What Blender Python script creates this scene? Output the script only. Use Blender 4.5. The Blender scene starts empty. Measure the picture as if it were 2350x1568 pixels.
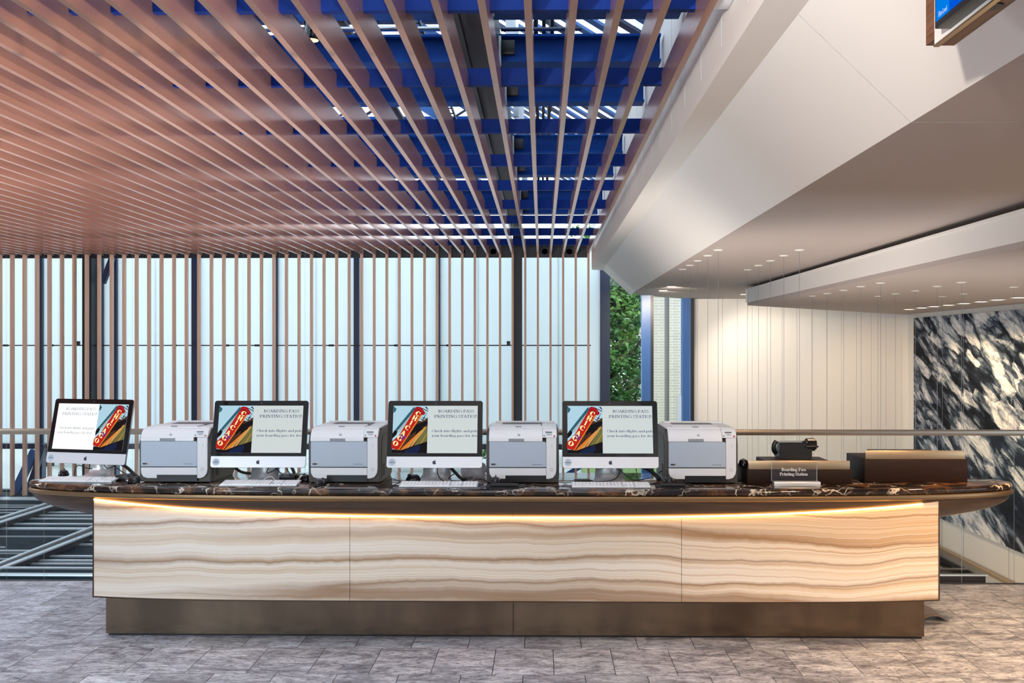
import bpy, bmesh, math, random
from mathutils import Vector, Matrix
random.seed(7)
C = bpy.context.scene.collection
scene = bpy.context.scene
R = math.radians

# ---------------------------------------------------------------- camera, sky, exposure
F = 2300.0; CX = 1207.0; CY = 800.0; CAMZ = 1.62; YAW = R(0.9)
cam = bpy.data.cameras.new('camera'); cam.sensor_width = 36.0; cam.lens = 36.0 * F / 2350.0
cam.shift_x = -(CX - 1175.0) / 2350.0; cam.shift_y = (CY - 784.0) / 2350.0
cam.clip_start = 0.05; cam.clip_end = 300
camo = bpy.data.objects.new('camera', cam); C.objects.link(camo)
camo.location = (0, 0, CAMZ); camo.rotation_euler = (R(90), 0, YAW)
scene.camera = camo
w = bpy.data.worlds.new('sky'); scene.world = w; w.use_nodes = True
bg = w.node_tree.nodes['Background']
bg.inputs[0].default_value = (0.74, 0.88, 1.0, 1); bg.inputs[1].default_value = 3.3
scene.view_settings.view_transform = 'Standard'; scene.view_settings.look = 'None'
scene.view_settings.gamma = 1.0; scene.view_settings.use_curve_mapping = False
scene.view_settings.exposure = 0.0
scene.cycles.max_bounces = 7; scene.cycles.diffuse_bounces = 4; scene.cycles.glossy_bounces = 3
scene.cycles.transparent_max_bounces = 16; scene.cycles.sample_clamp_indirect = 6.0; scene.cycles.adaptive_threshold = 0.03

def lamp(name, kind, loc, energy, color, size=0.3, spot=70, blend=0.6, aim=None, size_y=None):
    l = bpy.data.lights.new(name, kind); l.energy = energy; l.color = color
    if kind == 'SPOT':
        l.spot_size = R(spot); l.spot_blend = blend; l.shadow_soft_size = size
    elif kind == 'AREA':
        l.size = size
        if size_y: l.shape = 'RECTANGLE'; l.size_y = size_y
    else: l.shadow_soft_size = size
    o = bpy.data.objects.new(name, l); C.objects.link(o); o.location = loc
    if aim is not None:
        o.rotation_euler = (Vector(aim) - Vector(loc)).to_track_quat('-Z', 'Y').to_euler()
    o['kind'] = 'helper'
    return o
WARM = (1.0, 0.72, 0.42)
LIGHTS_HERE = True

# ---------------------------------------------------------------- photo pixel -> direction
_f = Vector((-math.sin(YAW), math.cos(YAW), 0)); _r = Vector((math.cos(YAW), math.sin(YAW), 0))
def ray(px, py): return _f * F + _r * (px - CX) + Vector((0, 0, CY - py))
O = Vector((0, 0, CAMZ))
def atY(px, py, Y): d = ray(px, py); return O + d * (Y / d.y)
def atX(px, py, X): d = ray(px, py); return O + d * (X / d.x)
def atZ(px, py, Z): d = ray(px, py); return O + d * ((Z - CAMZ) / d.z)

# ---------------------------------------------------------------- mesh helpers
def mesh_obj(name, verts, faces, mat, parent=None, smooth=False, loc=None):
    me = bpy.data.meshes.new(name); me.from_pydata([tuple(v) for v in verts], [], faces); me.update()
    if mat is not None:
        for m in (mat if isinstance(mat, (list, tuple)) else [mat]): me.materials.append(m)
    if smooth:
        for p in me.polygons: p.use_smooth = True
    o = bpy.data.objects.new(name, me); C.objects.link(o)
    if parent is not None: o.parent = parent
    if loc is not None: o.location = loc
    return o
def bm_obj(name, bm, mat, parent=None, smooth=False, loc=None):
    bmesh.ops.recalc_face_normals(bm, faces=bm.faces)
    me = bpy.data.meshes.new(name); bm.to_mesh(me); bm.free()
    if mat is not None:
        for m in (mat if isinstance(mat, (list, tuple)) else [mat]): me.materials.append(m)
    if smooth:
        for p in me.polygons: p.use_smooth = True
        try: me.set_sharp_from_angle(angle=R(35))
        except Exception: pass
    o = bpy.data.objects.new(name, me); C.objects.link(o)
    if parent is not None: o.parent = parent
    if loc is not None: o.location = loc
    return o
BF = [(0,3,2,1),(4,5,6,7),(0,1,5,4),(1,2,6,5),(2,3,7,6),(3,0,4,7)]
def bvs(x0,x1,y0,y1,z0,z1):
    return [(x0,y0,z0),(x1,y0,z0),(x1,y1,z0),(x0,y1,z0),(x0,y0,z1),(x1,y0,z1),(x1,y1,z1),(x0,y1,z1)]
def bm_box(bm, x0,x1,y0,y1,z0,z1):
    vs = [bm.verts.new(v) for v in bvs(x0,x1,y0,y1,z0,z1)]
    for f in BF: bm.faces.new([vs[i] for i in f])
def box(name, x0,x1,y0,y1,z0,z1, mat, parent=None, bev=0.0, seg=2, loc=None):
    if bev <= 0: return mesh_obj(name, bvs(x0,x1,y0,y1,z0,z1), BF, mat, parent, loc=loc)
    bm = bmesh.new(); bm_box(bm, x0,x1,y0,y1,z0,z1)
    bmesh.ops.bevel(bm, geom=bm.edges[:], offset=bev, segments=seg, affect='EDGES', profile=0.5)
    return bm_obj(name, bm, mat, parent, smooth=True, loc=loc)
def bar(name, a, b, wx, wz, mat, parent=None, up=(0,0,1)):
    """box bar from a to b; wx across, wz along up"""
    a = Vector(a); b = Vector(b); d = (b - a).normalized(); u = Vector(up)
    s = d.cross(u).normalized() * wx / 2; u = s.cross(d).normalized() * wz / 2
    vs = []
    for p in (a, b):
        for q in (s*-1 - u, s - u, s + u, s*-1 + u): vs.append(p + q)
    return mesh_obj(name, vs, [(0,1,2,3),(7,6,5,4),(0,4,5,1),(1,5,6,2),(2,6,7,3),(3,7,4,0)], mat, parent)
def prism(name, pts, axis, a0, a1, mat, parent=None, bev=0.0, smooth=False, seg=2, loc=None):
    """extrude a polygon; axis 'x': pts are (y,z); 'y': (x,z); 'z': (x,y)"""
    bm = bmesh.new(); n = len(pts)
    def mk(p, a): return {'x': (a,p[0],p[1]), 'y': (p[0],a,p[1]), 'z': (p[0],p[1],a)}[axis]
    A = [bm.verts.new(mk(p,a0)) for p in pts]; B = [bm.verts.new(mk(p,a1)) for p in pts]
    bm.faces.new(A); bm.faces.new(B[::-1])
    for i in range(n): bm.faces.new((A[i],A[(i+1)%n],B[(i+1)%n],B[i]))
    bmesh.ops.recalc_face_normals(bm, faces=bm.faces)
    if bev > 0: bmesh.ops.bevel(bm, geom=bm.edges[:], offset=bev, segments=seg, affect='EDGES')
    return bm_obj(name, bm, mat, parent, smooth=smooth or bev > 0, loc=loc)
def rrect(x0,x1,z0,z1,r,seg=5, corners=(1,1,1,1)):
    """rounded rectangle outline; corners bl, br, tr, tl"""
    pts = []
    for k,(cx,cz,a) in enumerate(((x0+r,z0+r,180),(x1-r,z0+r,270),(x1-r,z1-r,0),(x0+r,z1-r,90))):
        if corners[k]:
            for i in range(seg+1):
                t = R(a + 90*i/seg); pts.append((cx + r*math.cos(t), cz + r*math.sin(t)))
        else:
            pts.append(((x0,z0),(x1,z0),(x1,z1),(x0,z1))[k])
    return pts
def smooth_path(pts, n=8):
    P = [Vector(p) for p in pts]
    if len(P) < 3: return P
    out = []
    for i in range(len(P)-1):
        p0 = P[max(i-1,0)]; p1 = P[i]; p2 = P[i+1]; p3 = P[min(i+2,len(P)-1)]
        for k in range(n):
            t = k/n
            out.append(0.5*((2*p1)+(p2-p0)*t+(2*p0-5*p1+4*p2-p3)*t*t+(3*p1-p0-3*p2+p3)*t**3))
    out.append(P[-1]); return out
def tube(name, pts, rad, mat, parent=None, seg=6, smooth_n=8, loc=None):
    P = smooth_path(pts, smooth_n) if smooth_n else [Vector(p) for p in pts]
    vs, fs = [], []; prev = None
    for i,p in enumerate(P):
        t = (P[min(i+1,len(P)-1)] - P[max(i-1,0)])
        if t.length < 1e-9: t = Vector((0,0,1))
        t.normalize()
        if prev is None:
            prev = t.orthogonal().normalized()
        n = (prev - t * prev.dot(t))
        if n.length < 1e-6: n = t.orthogonal()
        n.normalize(); prev = n; b = t.cross(n)
        r = rad[i*len(rad)//len(P)] if isinstance(rad, (list,tuple)) else rad
        for k in range(seg):
            a = 2*math.pi*k/seg; vs.append(p + n*math.cos(a)*r + b*math.sin(a)*r)
    for i in range(len(P)-1):
        for k in range(seg):
            fs.append((i*seg+k, i*seg+(k+1)%seg, (i+1)*seg+(k+1)%seg, (i+1)*seg+k))
    fs.append(tuple(range(seg))[::-1]); fs.append(tuple(range((len(P)-1)*seg, len(P)*seg)))
    return mesh_obj(name, vs, fs, mat, parent, smooth=True, loc=loc)
def lathe(name, prof, mat, parent=None, seg=20, loc=None, smooth=True, rot=None):
    """prof: list of (r,z)"""
    vs, fs = [], []
    for r,z in prof:
        for k in range(seg):
            a = 2*math.pi*k/seg; vs.append((r*math.cos(a), r*math.sin(a), z))
    for i in range(len(prof)-1):
        for k in range(seg):
            fs.append((i*seg+k, i*seg+(k+1)%seg, (i+1)*seg+(k+1)%seg, (i+1)*seg+k))
    fs.append(tuple(range(seg))[::-1]); fs.append(tuple(range((len(prof)-1)*seg, len(prof)*seg)))
    o = mesh_obj(name, vs, fs, mat, parent, smooth=False, loc=loc)
    if smooth:
        for p in o.data.polygons: p.use_smooth = True
        try: o.data.set_sharp_from_angle(angle=R(35))
        except Exception: pass
    if rot: o.rotation_euler = rot
    return o
def disc_y(name, cx, cz, r, y, mat, parent=None, seg=24, t=0.0006):
    pts = [(cx + r*math.cos(2*math.pi*i/seg), cz + r*math.sin(2*math.pi*i/seg)) for i in range(seg)]
    return prism(name, pts, 'y', y - t, y, mat, parent)
def empty(name, label, cat, loc=(0,0,0), rz=0, group=None):
    o = bpy.data.objects.new(name, None); C.objects.link(o); o.empty_display_size = 0.1
    o.location = loc; o.rotation_euler = (0,0,rz); o['label'] = label; o['category'] = cat
    if group: o['group'] = group
    return o
def tag(o, label, cat, group=None):
    o['label'] = label; o['category'] = cat
    if group: o['group'] = group
    return o
def struct(o, label=None, cat=None):
    o['kind'] = 'structure'
    if label: o['label'] = label
    if cat: o['category'] = cat
    return o
def sroot(name, label, cat):
    o = bpy.data.objects.new(name, None); C.objects.link(o); return struct(o, label, cat)
def copy_tree(o, parent=None):
    c = o.copy(); C.objects.link(c); c.parent = parent
    for ch in list(o.children): copy_tree(ch, c)
    return c

# ---------------------------------------------------------------- materials
def mat(name, col=(.8,.8,.8), rough=.5, metal=0.0, emit=None, es=0.0, spec=None, coat=0.0, coat_r=.05, aniso=0.0):
    m = bpy.data.materials.new(name); m.use_nodes = True
    b = m.node_tree.nodes['Principled BSDF']
    b.inputs['Base Color'].default_value = (*col, 1); b.inputs['Roughness'].default_value = rough
    b.inputs['Metallic'].default_value = metal
    if spec is not None: b.inputs['Specular IOR Level'].default_value = spec
    if coat: b.inputs['Coat Weight'].default_value = coat; b.inputs['Coat Roughness'].default_value = coat_r
    if aniso: b.inputs['Anisotropic'].default_value = aniso
    if emit: b.inputs['Emission Color'].default_value = (*emit,1); b.inputs['Emission Strength'].default_value = es
    return m
class NT:
    def __init__(s, m): s.m = m; s.t = m.node_tree; s.b = s.t.nodes['Principled BSDF']
    def n(s, typ, **kw):
        nd = s.t.nodes.new(typ)
        for k,v in kw.items():
            if k.startswith('_'): setattr(nd, k[1:], v)
            else:
                key = k.replace('__',' ')
                nd.inputs[key].default_value = v
        return nd
    def l(s, a, b): s.t.links.new(a, b)
    def coord(s, scale=(1,1,1), rot=(0,0,0), which='Object'):
        tc = s.n('ShaderNodeTexCoord'); mp = s.n('ShaderNodeMapping')
        mp.inputs['Scale'].default_value = scale; mp.inputs['Rotation'].default_value = rot
        s.l(tc.outputs[which], mp.inputs['Vector']); return mp.outputs['Vector']
    def noise(s, vec, scale=5, detail=4, rough=.55, dist=0.0, typ=None):
        nd = s.n('ShaderNodeTexNoise'); nd.inputs['Scale'].default_value = scale; nd.inputs['Detail'].default_value = detail
        if typ: nd.noise_type = typ
        nd.inputs['Roughness'].default_value = rough; nd.inputs['Distortion'].default_value = dist
        s.l(vec, nd.inputs['Vector']); return nd.outputs[0]
    def ramp(s, fac, stops, interp='LINEAR'):
        r = s.n('ShaderNodeValToRGB'); cr = r.color_ramp; cr.interpolation = interp
        while len(cr.elements) > 1: cr.elements.remove(cr.elements[0])
        cr.elements[0].position = stops[0][0]; cr.elements[0].color = (*stops[0][1],1)
        for p,c in stops[1:]:
            e = cr.elements.new(p); e.color = (*c,1)
        s.l(fac, r.inputs['Fac']); return r.outputs['Color']
    def mix(s, fac, a, b, blend='MIX'):
        m = s.n('ShaderNodeMix'); m.data_type = 'RGBA'; m.blend_type = blend
        if isinstance(fac, (int,float)): m.inputs[0].default_value = fac
        else: s.l(fac, m.inputs[0])
        for i,x in ((6,a),(7,b)):
            if isinstance(x, tuple): m.inputs[i].default_value = (*x,1)
            else: s.l(x, m.inputs[i])
        return m.outputs[2]
    def math(s, op, a, b=0.0):
        m = s.n('ShaderNodeMath'); m.operation = op
        for i,x in ((0,a),(1,b)):
            if isinstance(x, (int,float)): m.inputs[i].default_value = x
            else: s.l(x, m.inputs[i])
        return m.outputs[0]
    def bump(s, h, strength=.2, dist=.01):
        b = s.n('ShaderNodeBump'); b.inputs['Strength'].default_value = strength; b.inputs['Distance'].default_value = dist
        s.l(h, b.inputs['Height']); s.l(b.outputs['Normal'], s.b.inputs['Normal'])
    def base(s, c): s.l(c, s.b.inputs['Base Color'])

def glass_mat(name, tint=(1,1,1), refl=.07, rough=.0):
    m = bpy.data.materials.new(name); m.use_nodes = True; t = m.node_tree; t.nodes.clear()
    o = t.nodes.new('ShaderNodeOutputMaterial'); mx = t.nodes.new('ShaderNodeMixShader')
    a = t.nodes.new('ShaderNodeBsdfTransparent'); g = t.nodes.new('ShaderNodeBsdfGlossy')
    a.inputs[0].default_value = (*tint,1); g.inputs['Roughness'].default_value = rough
    mx.inputs[0].default_value = refl
    t.links.new(a.outputs[0], mx.inputs[1]); t.links.new(g.outputs[0], mx.inputs[2]); t.links.new(mx.outputs[0], o.inputs[0])
    return m
def emit_mat(name, col, s=1.0):
    m = bpy.data.materials.new(name); m.use_nodes = True; t = m.node_tree; t.nodes.clear()
    o = t.nodes.new('ShaderNodeOutputMaterial'); e = t.nodes.new('ShaderNodeEmission')
    e.inputs[0].default_value = (*col,1); e.inputs[1].default_value = s; t.links.new(e.outputs[0], o.inputs[0]); return m

M = {}
M['glass'] = glass_mat('clear_glass', (.97,.985,.98), .05)
M['balustrade_glass'] = glass_mat('balustrade_glass', (.95,.975,.98), .02)
M['sky_glass'] = glass_mat('skylight_glass', (.95,.98,1), .04)
# opal panels: diffuse + translucent
def opal(name, col, fac):
    m = bpy.data.materials.new(name); m.use_nodes = True; t = m.node_tree; t.nodes.clear()
    o = t.nodes.new('ShaderNodeOutputMaterial'); mx = t.nodes.new('ShaderNodeMixShader')
    d = t.nodes.new('ShaderNodeBsdfDiffuse'); g = t.nodes.new('ShaderNodeBsdfTranslucent')
    d.inputs[0].default_value = (*col,1); g.inputs[0].default_value = (*col,1); mx.inputs[0].default_value = fac
    t.links.new(d.outputs[0], mx.inputs[1]); t.links.new(g.outputs[0], mx.inputs[2]); t.links.new(mx.outputs[0], o.inputs[0]); return m
M['opal'] = opal('opal_glass_panel', (.895,.955,.965), .62)
M['tissue'] = opal('tissue_plastic', (.85,.83,.88), .4)
M['copper'] = mat('copper_slat', (.58,.285,.2), .24, .55)
_n = NT(M['copper']); _v = _n.coord((1,.15,1)); _h = _n.noise(_v, 3, 5)
_n.base(_n.ramp(_h, [(.3,(.51,.265,.195)),(.7,(.61,.325,.245))]))
M['copper_wall'] = mat('copper_wall_slat', (.70,.41,.285), .45, .1)
M['blue'] = mat('blue_painted_beam', (.0003,.02,.17), .5, spec=.12)
M['blue2'] = mat('blue_painted_girder', (.002,.045,.25), .5, spec=.15)
M['navy'] = mat('navy_frame', (.012,.025,.075), .4)
M['blue_frame'] = mat('blue_window_frame', (.03,.12,.36), .35)
M['black'] = mat('black_metal', (.006,.007,.012), .4)
M['dark_grey'] = mat('dark_grey_duct', (.035,.04,.05), .5)
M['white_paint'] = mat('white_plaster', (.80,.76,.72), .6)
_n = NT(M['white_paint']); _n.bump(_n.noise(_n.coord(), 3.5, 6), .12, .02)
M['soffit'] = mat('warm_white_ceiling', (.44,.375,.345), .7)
M['white_panel'] = mat('white_wall_panel', (.84,.82,.78), .45)
M['trim_dark'] = mat('dark_joint', (.02,.02,.022), .6)
M['steel'] = mat('brushed_steel', (.62,.64,.66), .3, .9)
M['strip_steel'] = mat('pale_steel_strip', (.72,.82,.88), .4, .3)
M['bronze'] = mat('brushed_bronze', (.2,.15,.11), .22, .95, aniso=.6)
_n = NT(M['bronze']); _h = _n.noise(_n.coord((1.2,1,160)), 1, 4)
_n.l(_n.ramp(_h, [(.3,(.16,.16,.16)),(.7,(.26,.26,.26))]), _n.b.inputs['Roughness'])
_n.base(_n.ramp(_n.noise(_n.coord((2,1,.6)), 2, 3), [(.35,(.13,.095,.07)),(.65,(.20,.15,.105))]))
M['bronze_rail'] = mat('bronze_handrail', (.42,.35,.28), .3, .9)
M['gold_bronze'] = mat('polished_bronze_strip', (.52,.39,.25), .33, .85)
M['brown_wood'] = mat('dark_espresso_wood', (.032,.014,.009), .5, spec=.2)
_n = NT(M['brown_wood']); _n.base(_n.ramp(_n.noise(_n.coord((2,2,60)), 3, 4), [(.3,(.011,.005,.0035)),(.7,(.026,.011,.007))]))
M['hull'] = mat('bronze_stained_wood', (.08,.05,.03), .38, .2)
_n = NT(M['hull']); _n.base(_n.ramp(_n.noise(_n.coord((1.2,8,40)), 2, 5), [(.3,(.055,.032,.02)),(.7,(.10,.06,.036))]))
M['walnut'] = mat('walnut', (.2,.09,.045), .45)
_n = NT(M['walnut']); _n.base(_n.ramp(_n.noise(_n.coord((20,1,30)), 2, 6, dist=.6), [(.3,(.085,.035,.018)),(.5,(.17,.075,.038)),(.72,(.27,.13,.07))]))
# onyx
M['onyx'] = mat('banded_onyx', (.8,.7,.55), .18)
_n = NT(M['onyx'])
_tc = _n.n('ShaderNodeTexCoord'); _sep = _n.n('ShaderNodeSeparateXYZ'); _n.l(_tc.outputs['Object'], _sep.inputs[0])
_w1 = _n.noise(_n.coord((.9,.01,.6)), 1.0, 2, .5); _w2 = _n.noise(_n.coord((3.2,.01,2.0)), 1.0, 5, .62)
_w3 = _n.noise(_n.coord((18,.01,4)), 1.0, 3, .5)
_z = _n.math('ADD', _sep.outputs['Z'], _n.math('MULTIPLY', _w1, .17)); _z = _n.math('ADD', _z, _n.math('MULTIPLY', _w2, .045)); _z = _n.math('ADD', _z, _n.math('MULTIPLY', _w3, .006))
def _band(scale, off, detail, rough=.6):
    cx = _n.n('ShaderNodeCombineXYZ'); _n.l(_n.math('ADD', _n.math('MULTIPLY', _z, scale), off), cx.inputs[2])
    _n.l(_n.math('MULTIPLY', _sep.outputs['X'], .12), cx.inputs[0])
    return _n.noise(cx.outputs[0], 1.0, detail, rough)
_b1 = _band(9, 0, 4); _b2 = _band(46, 7, 4, .7); _b3 = _band(130, 3, 3, .7); _b0 = _band(5.2, 21, 1)
_c = _n.ramp(_b1, [(.26,(.45,.27,.14)),(.38,(.67,.48,.30)),(.47,(.77,.64,.48)),(.58,(.87,.80,.70)),(.70,(.61,.44,.28))])
_c = _n.mix(_n.ramp(_b2, [(.34,(.85,.85,.85)),(.48,(0,0,0))]), _c, (.55,.37,.21))
_c = _n.mix(_n.ramp(_b3, [(.50,(0,0,0)),(.62,(.6,.6,.6))]), _c, (.93,.89,.83))
_vein = _n.math('ABSOLUTE', _n.math('SUBTRACT', _b0, .5))
_c = _n.mix(_n.ramp(_vein, [(0,(.85,.85,.85)),(.012,(.5,.5,.5)),(.05,(0,0,0))]), _c, (.30,.16,.07))
_n.base(_c)
# marble
M['marble'] = mat('dark_emperador_marble', (.05,.03,.02), .06)
_n = NT(M['marble']); _v = _n.coord((1,1,1))
_a = _n.noise(_v, 7, 6, .6, .6); _c = _n.ramp(_a, [(.36,(.006,.005,.006)),(.50,(.022,.012,.009)),(.57,(.075,.033,.014)),(.66,(.20,.085,.03)),(.72,(.03,.016,.011))])
_vo = _n.n('ShaderNodeTexVoronoi'); _vo.feature = 'DISTANCE_TO_EDGE'; _vo.inputs['Scale'].default_value = 8.5
_dv = _n.n('ShaderNodeVectorMath'); _dv.operation = 'ADD'
_nz = _n.n('ShaderNodeTexNoise'); _nz.inputs['Scale'].default_value = 9; _nz.inputs['Detail'].default_value = 4; _n.l(_v, _nz.inputs['Vector'])
_sc = _n.n('ShaderNodeVectorMath'); _sc.operation = 'SCALE'; _sc.inputs['Scale'].default_value = .22; _n.l(_nz.outputs['Color'], _sc.inputs[0])
_n.l(_v, _dv.inputs[0]); _n.l(_sc.outputs[0], _dv.inputs[1]); _n.l(_dv.outputs[0], _vo.inputs['Vector'])
_vm = _n.ramp(_vo.outputs['Distance'], [(0,(1,1,1)),(.02,(.8,.8,.8)),(.05,(0,0,0))])
_vm = _n.mix(1.0, _vm, _n.ramp(_n.noise(_v, 4, 3), [(.49,(0,0,0)),(.62,(1,1,1))]), 'MULTIPLY')
_n.base(_n.mix(_vm, _c, (.72,.62,.50)))
# floor tile
M['grout'] = mat('dark_grout', (.05,.045,.045), .8)
M['tile'] = mat('grey_stone_tile', (.4,.4,.42), .32)
_n = NT(M['tile']); _v = _n.coord((1,2.2,1), which='Object')
_oi = _n.n('ShaderNodeObjectInfo'); _va = _n.n('ShaderNodeVectorMath'); _va.operation = 'ADD'
_cx = _n.n('ShaderNodeCombineXYZ'); _n.l(_n.math('MULTIPLY', _oi.outputs['Random'], 40.0), _cx.inputs[0]); _n.l(_v, _va.inputs[0]); _n.l(_cx.outputs[0], _va.inputs[1])
_a = _n.noise(_va.outputs[0], 5.0, 8, .72, .6); _b = _n.noise(_va.outputs[0], 26, 6, .75, .5)
_c = _n.ramp(_a, [(.30,(.09,.095,.12)),(.44,(.30,.31,.37)),(.54,(.53,.55,.625)),(.68,(.76,.785,.86))])
_c = _n.mix(_n.ramp(_b, [(.36,(.85,.85,.85)),(.50,(0,0,0))]), _c, (.08,.075,.09))
_c = _n.mix(_n.ramp(_b, [(.56,(0,0,0)),(.72,(.5,.5,.5))]), _c, (.62,.60,.58))
_hs = _n.n('ShaderNodeHueSaturation'); _n.l(_c, _hs.inputs['Color']); _n.l(_n.math('ADD', _n.math('MULTIPLY', _oi.outputs['Random'], .3), .85), _hs.inputs['Value'])
_n.base(_hs.outputs[0]); _n.bump(_b, .08, .002)
M['pale_stone'] = mat('pale_bounce_stone', (.62,.58,.52), .6)
M['globe'] = emit_mat('fill_globe_opal', (1.0,.92,.84), 17)  # glow of the fill lamps added in the hall
M['fill_globe_cool'] = emit_mat('fill_globe_bluish', (.80,.92,1.0), 22)  # bluish glow of added left lamps, standing in for daylight
M['fill_globe_low'] = emit_mat('fill_globe_amber', (1.0,.70,.45), 20)  # glow of the fill lamps added on the lower floor
M['dark_stone'] = mat('dark_lower_floor', (.012,.024,.034), .6, spec=.04)
_n = NT(M['dark_stone']); _n.base(_n.ramp(_n.noise(_n.coord((1,2,1)), 2, 5), [(.3,(.006,.014,.022)),(.7,(.016,.03,.042))]))
# mural print
M['mural'] = mat('crumpled_paper_print', (.3,.3,.3), .6, spec=.08)
_n = NT(M['mural'])
_vr = _n.coord((1,1,1), (R(-25),0,0)); _vm_ = _n.n('ShaderNodeVectorMath'); _vm_.operation = 'MULTIPLY'; _vm_.inputs[1].default_value = (1,.36,1.25); _n.l(_vr, _vm_.inputs[0]); _v = _vm_.outputs[0]
_ad = _n.n('ShaderNodeVectorMath'); _ad.operation = 'ADD'; _nz = _n.n('ShaderNodeTexNoise'); _nz.inputs['Scale'].default_value = 1.6; _nz.inputs['Detail'].default_value = 7; _nz.inputs['Roughness'].default_value = .6
_n.l(_v, _nz.inputs['Vector']); _sc = _n.n('ShaderNodeVectorMath'); _sc.operation = 'SCALE'; _sc.inputs['Scale'].default_value = .36; _n.l(_nz.outputs['Color'], _sc.inputs[0])
_n.l(_v, _ad.inputs[0]); _n.l(_sc.outputs[0], _ad.inputs[1]); _w = _ad.outputs[0]
_s = None
for _scl, _amp in ((.85,.20),(2.1,.26),(4.6,.28),(10.0,.20)):
    _vv = _n.n('ShaderNodeTexVoronoi'); _vv.inputs['Scale'].default_value = _scl; _n.l(_w, _vv.inputs['Vector'])
    _sp = _n.n('ShaderNodeSeparateColor'); _n.l(_vv.outputs['Color'], _sp.inputs[0])
    _q = _n.math('ADD', _n.math('MULTIPLY', _n.math('SUBTRACT', _sp.outputs[0], .5), _amp), _n.math('MULTIPLY', _n.math('SUBTRACT', _vv.outputs['Distance'], .45), -_amp*.8))
    _s = _q if _s is None else _n.math('ADD', _s, _q)
_s = _n.math('ADD', _s, _n.math('MULTIPLY', _n.math('SUBTRACT', _n.noise(_w, 1.05, 9, .62, .5), .5), 1.5)); _s = _n.math('ADD', _s, .56)
_c = _n.ramp(_s, [(.22,(.003,.005,.010)),(.42,(.012,.018,.032)),(.52,(.07,.10,.145)),(.62,(.30,.345,.41)),(.74,(.70,.71,.73)),(.90,(.93,.92,.91))])
_vo = _n.n('ShaderNodeTexVoronoi'); _vo.feature = 'DISTANCE_TO_EDGE'; _vo.inputs['Scale'].default_value = 5.0; _n.l(_w, _vo.inputs['Vector'])
_c = _n.mix(_n.ramp(_vo.outputs['Distance'], [(0,(.6,.6,.6)),(.02,(0,0,0))]), _c, (.012,.015,.022))
_n.base(_c)
# exterior brick
M['brick'] = mat('pale_exterior_brick', (.6,.55,.48), .8)
_n = NT(M['brick']); _bt = _n.n('ShaderNodeTexBrick'); _n.l(_n.coord((1,1,1), (R(90),0,0)), _bt.inputs['Vector'])
_bt.inputs['Color1'].default_value = (.56,.48,.39,1); _bt.inputs['Color2'].default_value = (.50,.43,.35,1); _bt.inputs['Mortar'].default_value = (.75,.73,.70,1)
_bt.inputs['Scale'].default_value = 1.0; _bt.inputs['Brick Width'].default_value = .42; _bt.inputs['Row Height'].default_value = .085; _bt.inputs['Mortar Size'].default_value = .007
_n.base(_bt.outputs['Color'])
M['brick_grey'] = mat('grey_brick_pier', (.27,.26,.27), .8)
M['leaf'] = mat('maple_leaf', (.05,.14,.03), .5)
_n = NT(M['leaf']); _n.base(_n.ramp(_n.noise(_n.coord(), 1.6, 5), [(.3,(.012,.05,.014)),(.5,(.05,.15,.03)),(.68,(.18,.33,.06))]))
_n.b.inputs['Transmission Weight'].default_value = 0
M['bark'] = mat('bark', (.045,.035,.028), .9)
M['ground'] = mat('pavement_outside', (.42,.42,.40), .9)
M['grass'] = mat('lawn_outside', (.16,.24,.07), .9)
# equipment
M['alu'] = mat('silver_aluminium', (.78,.80,.83), .32, .55)
M['alu_front'] = mat('satin_aluminium_chin', (.80,.83,.88), .35, .25)
M['black_glass'] = mat('black_bezel_glass', (.004,.004,.006), .04, 0, spec=.6)
M['black_plastic'] = mat('black_plastic', (.008,.009,.011), .35)
M['gloss_black'] = mat('gloss_black_plastic', (.006,.007,.010), .12)
M['rubber'] = mat('black_rubber', (.010,.010,.011), .6)
M['white_plastic'] = mat('white_plastic', (.80,.82,.85), .3)
M['grey_plastic'] = mat('pale_grey_plastic', (.46,.54,.64), .35)
M['dark_plastic'] = mat('dark_taupe_plastic', (.055,.045,.04), .4)
M['mid_grey'] = mat('grey_plastic_recess', (.28,.30,.33), .4)
M['wire_grey'] = mat('pale_wire', (.22,.21,.21), .7, spec=.1)
M['red_btn'] = mat('red_button', (.55,.12,.14), .4)
M['lcd'] = mat('lcd_grey', (.10,.12,.11), .2)
M['sticker'] = mat('pale_sticker', (.52,.62,.72), .5)
M['ink'] = mat('dark_ink', (.02,.03,.06), .5)
M['white_ink_glow'] = mat('white_ink_glow', (.85,.84,.82), .5, emit=(1,1,1), es=.15)  # white print with a faint glow put into the colour
M['key'] = mat('white_keycap', (.86,.86,.88), .4)
M['acrylic'] = glass_mat('clear_acrylic', (.93,.93,.93), .06)
M['leather'] = mat('dark_leather_pad', (.03,.02,.017), .5)
M['led'] = emit_mat('warm_led_strip', (1.0,.50,.12), 16)
M['lamp_warm'] = emit_mat('downlight_lens', (1.0,.80,.52), 7)
M['par'] = emit_mat('spotlight_lens', (1.0,.62,.2), 4)
S_ON = 1.0
def scr(name, c, s=1.0): M[name] = emit_mat(name, c, s)
scr('s_white', (.66,.72,.72), .95); scr('s_white_bright', (.98,1,1), 1.15); scr('s_text', (.03,.07,.16), .8); scr('s_text_pale', (.28,.30,.33), .9)
scr('s_sky', (.44,.66,.78)); scr('s_teal', (.03,.12,.16)); scr('s_dark', (.012,.010,.012)); scr('s_brown', (.075,.035,.02))
scr('s_red', (.50,.02,.015)); scr('s_red2', (.33,.012,.02)); scr('s_orange', (.75,.20,.03)); scr('s_gold', (.62,.32,.09)); scr('s_olive', (.17,.16,.05))
scr('s_navy', (.012,.02,.06)); scr('s_cream', (.95,.80,.38), 1.1); scr('s_grey', (.40,.48,.52)); scr('s_purple', (.22,.03,.16))
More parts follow.
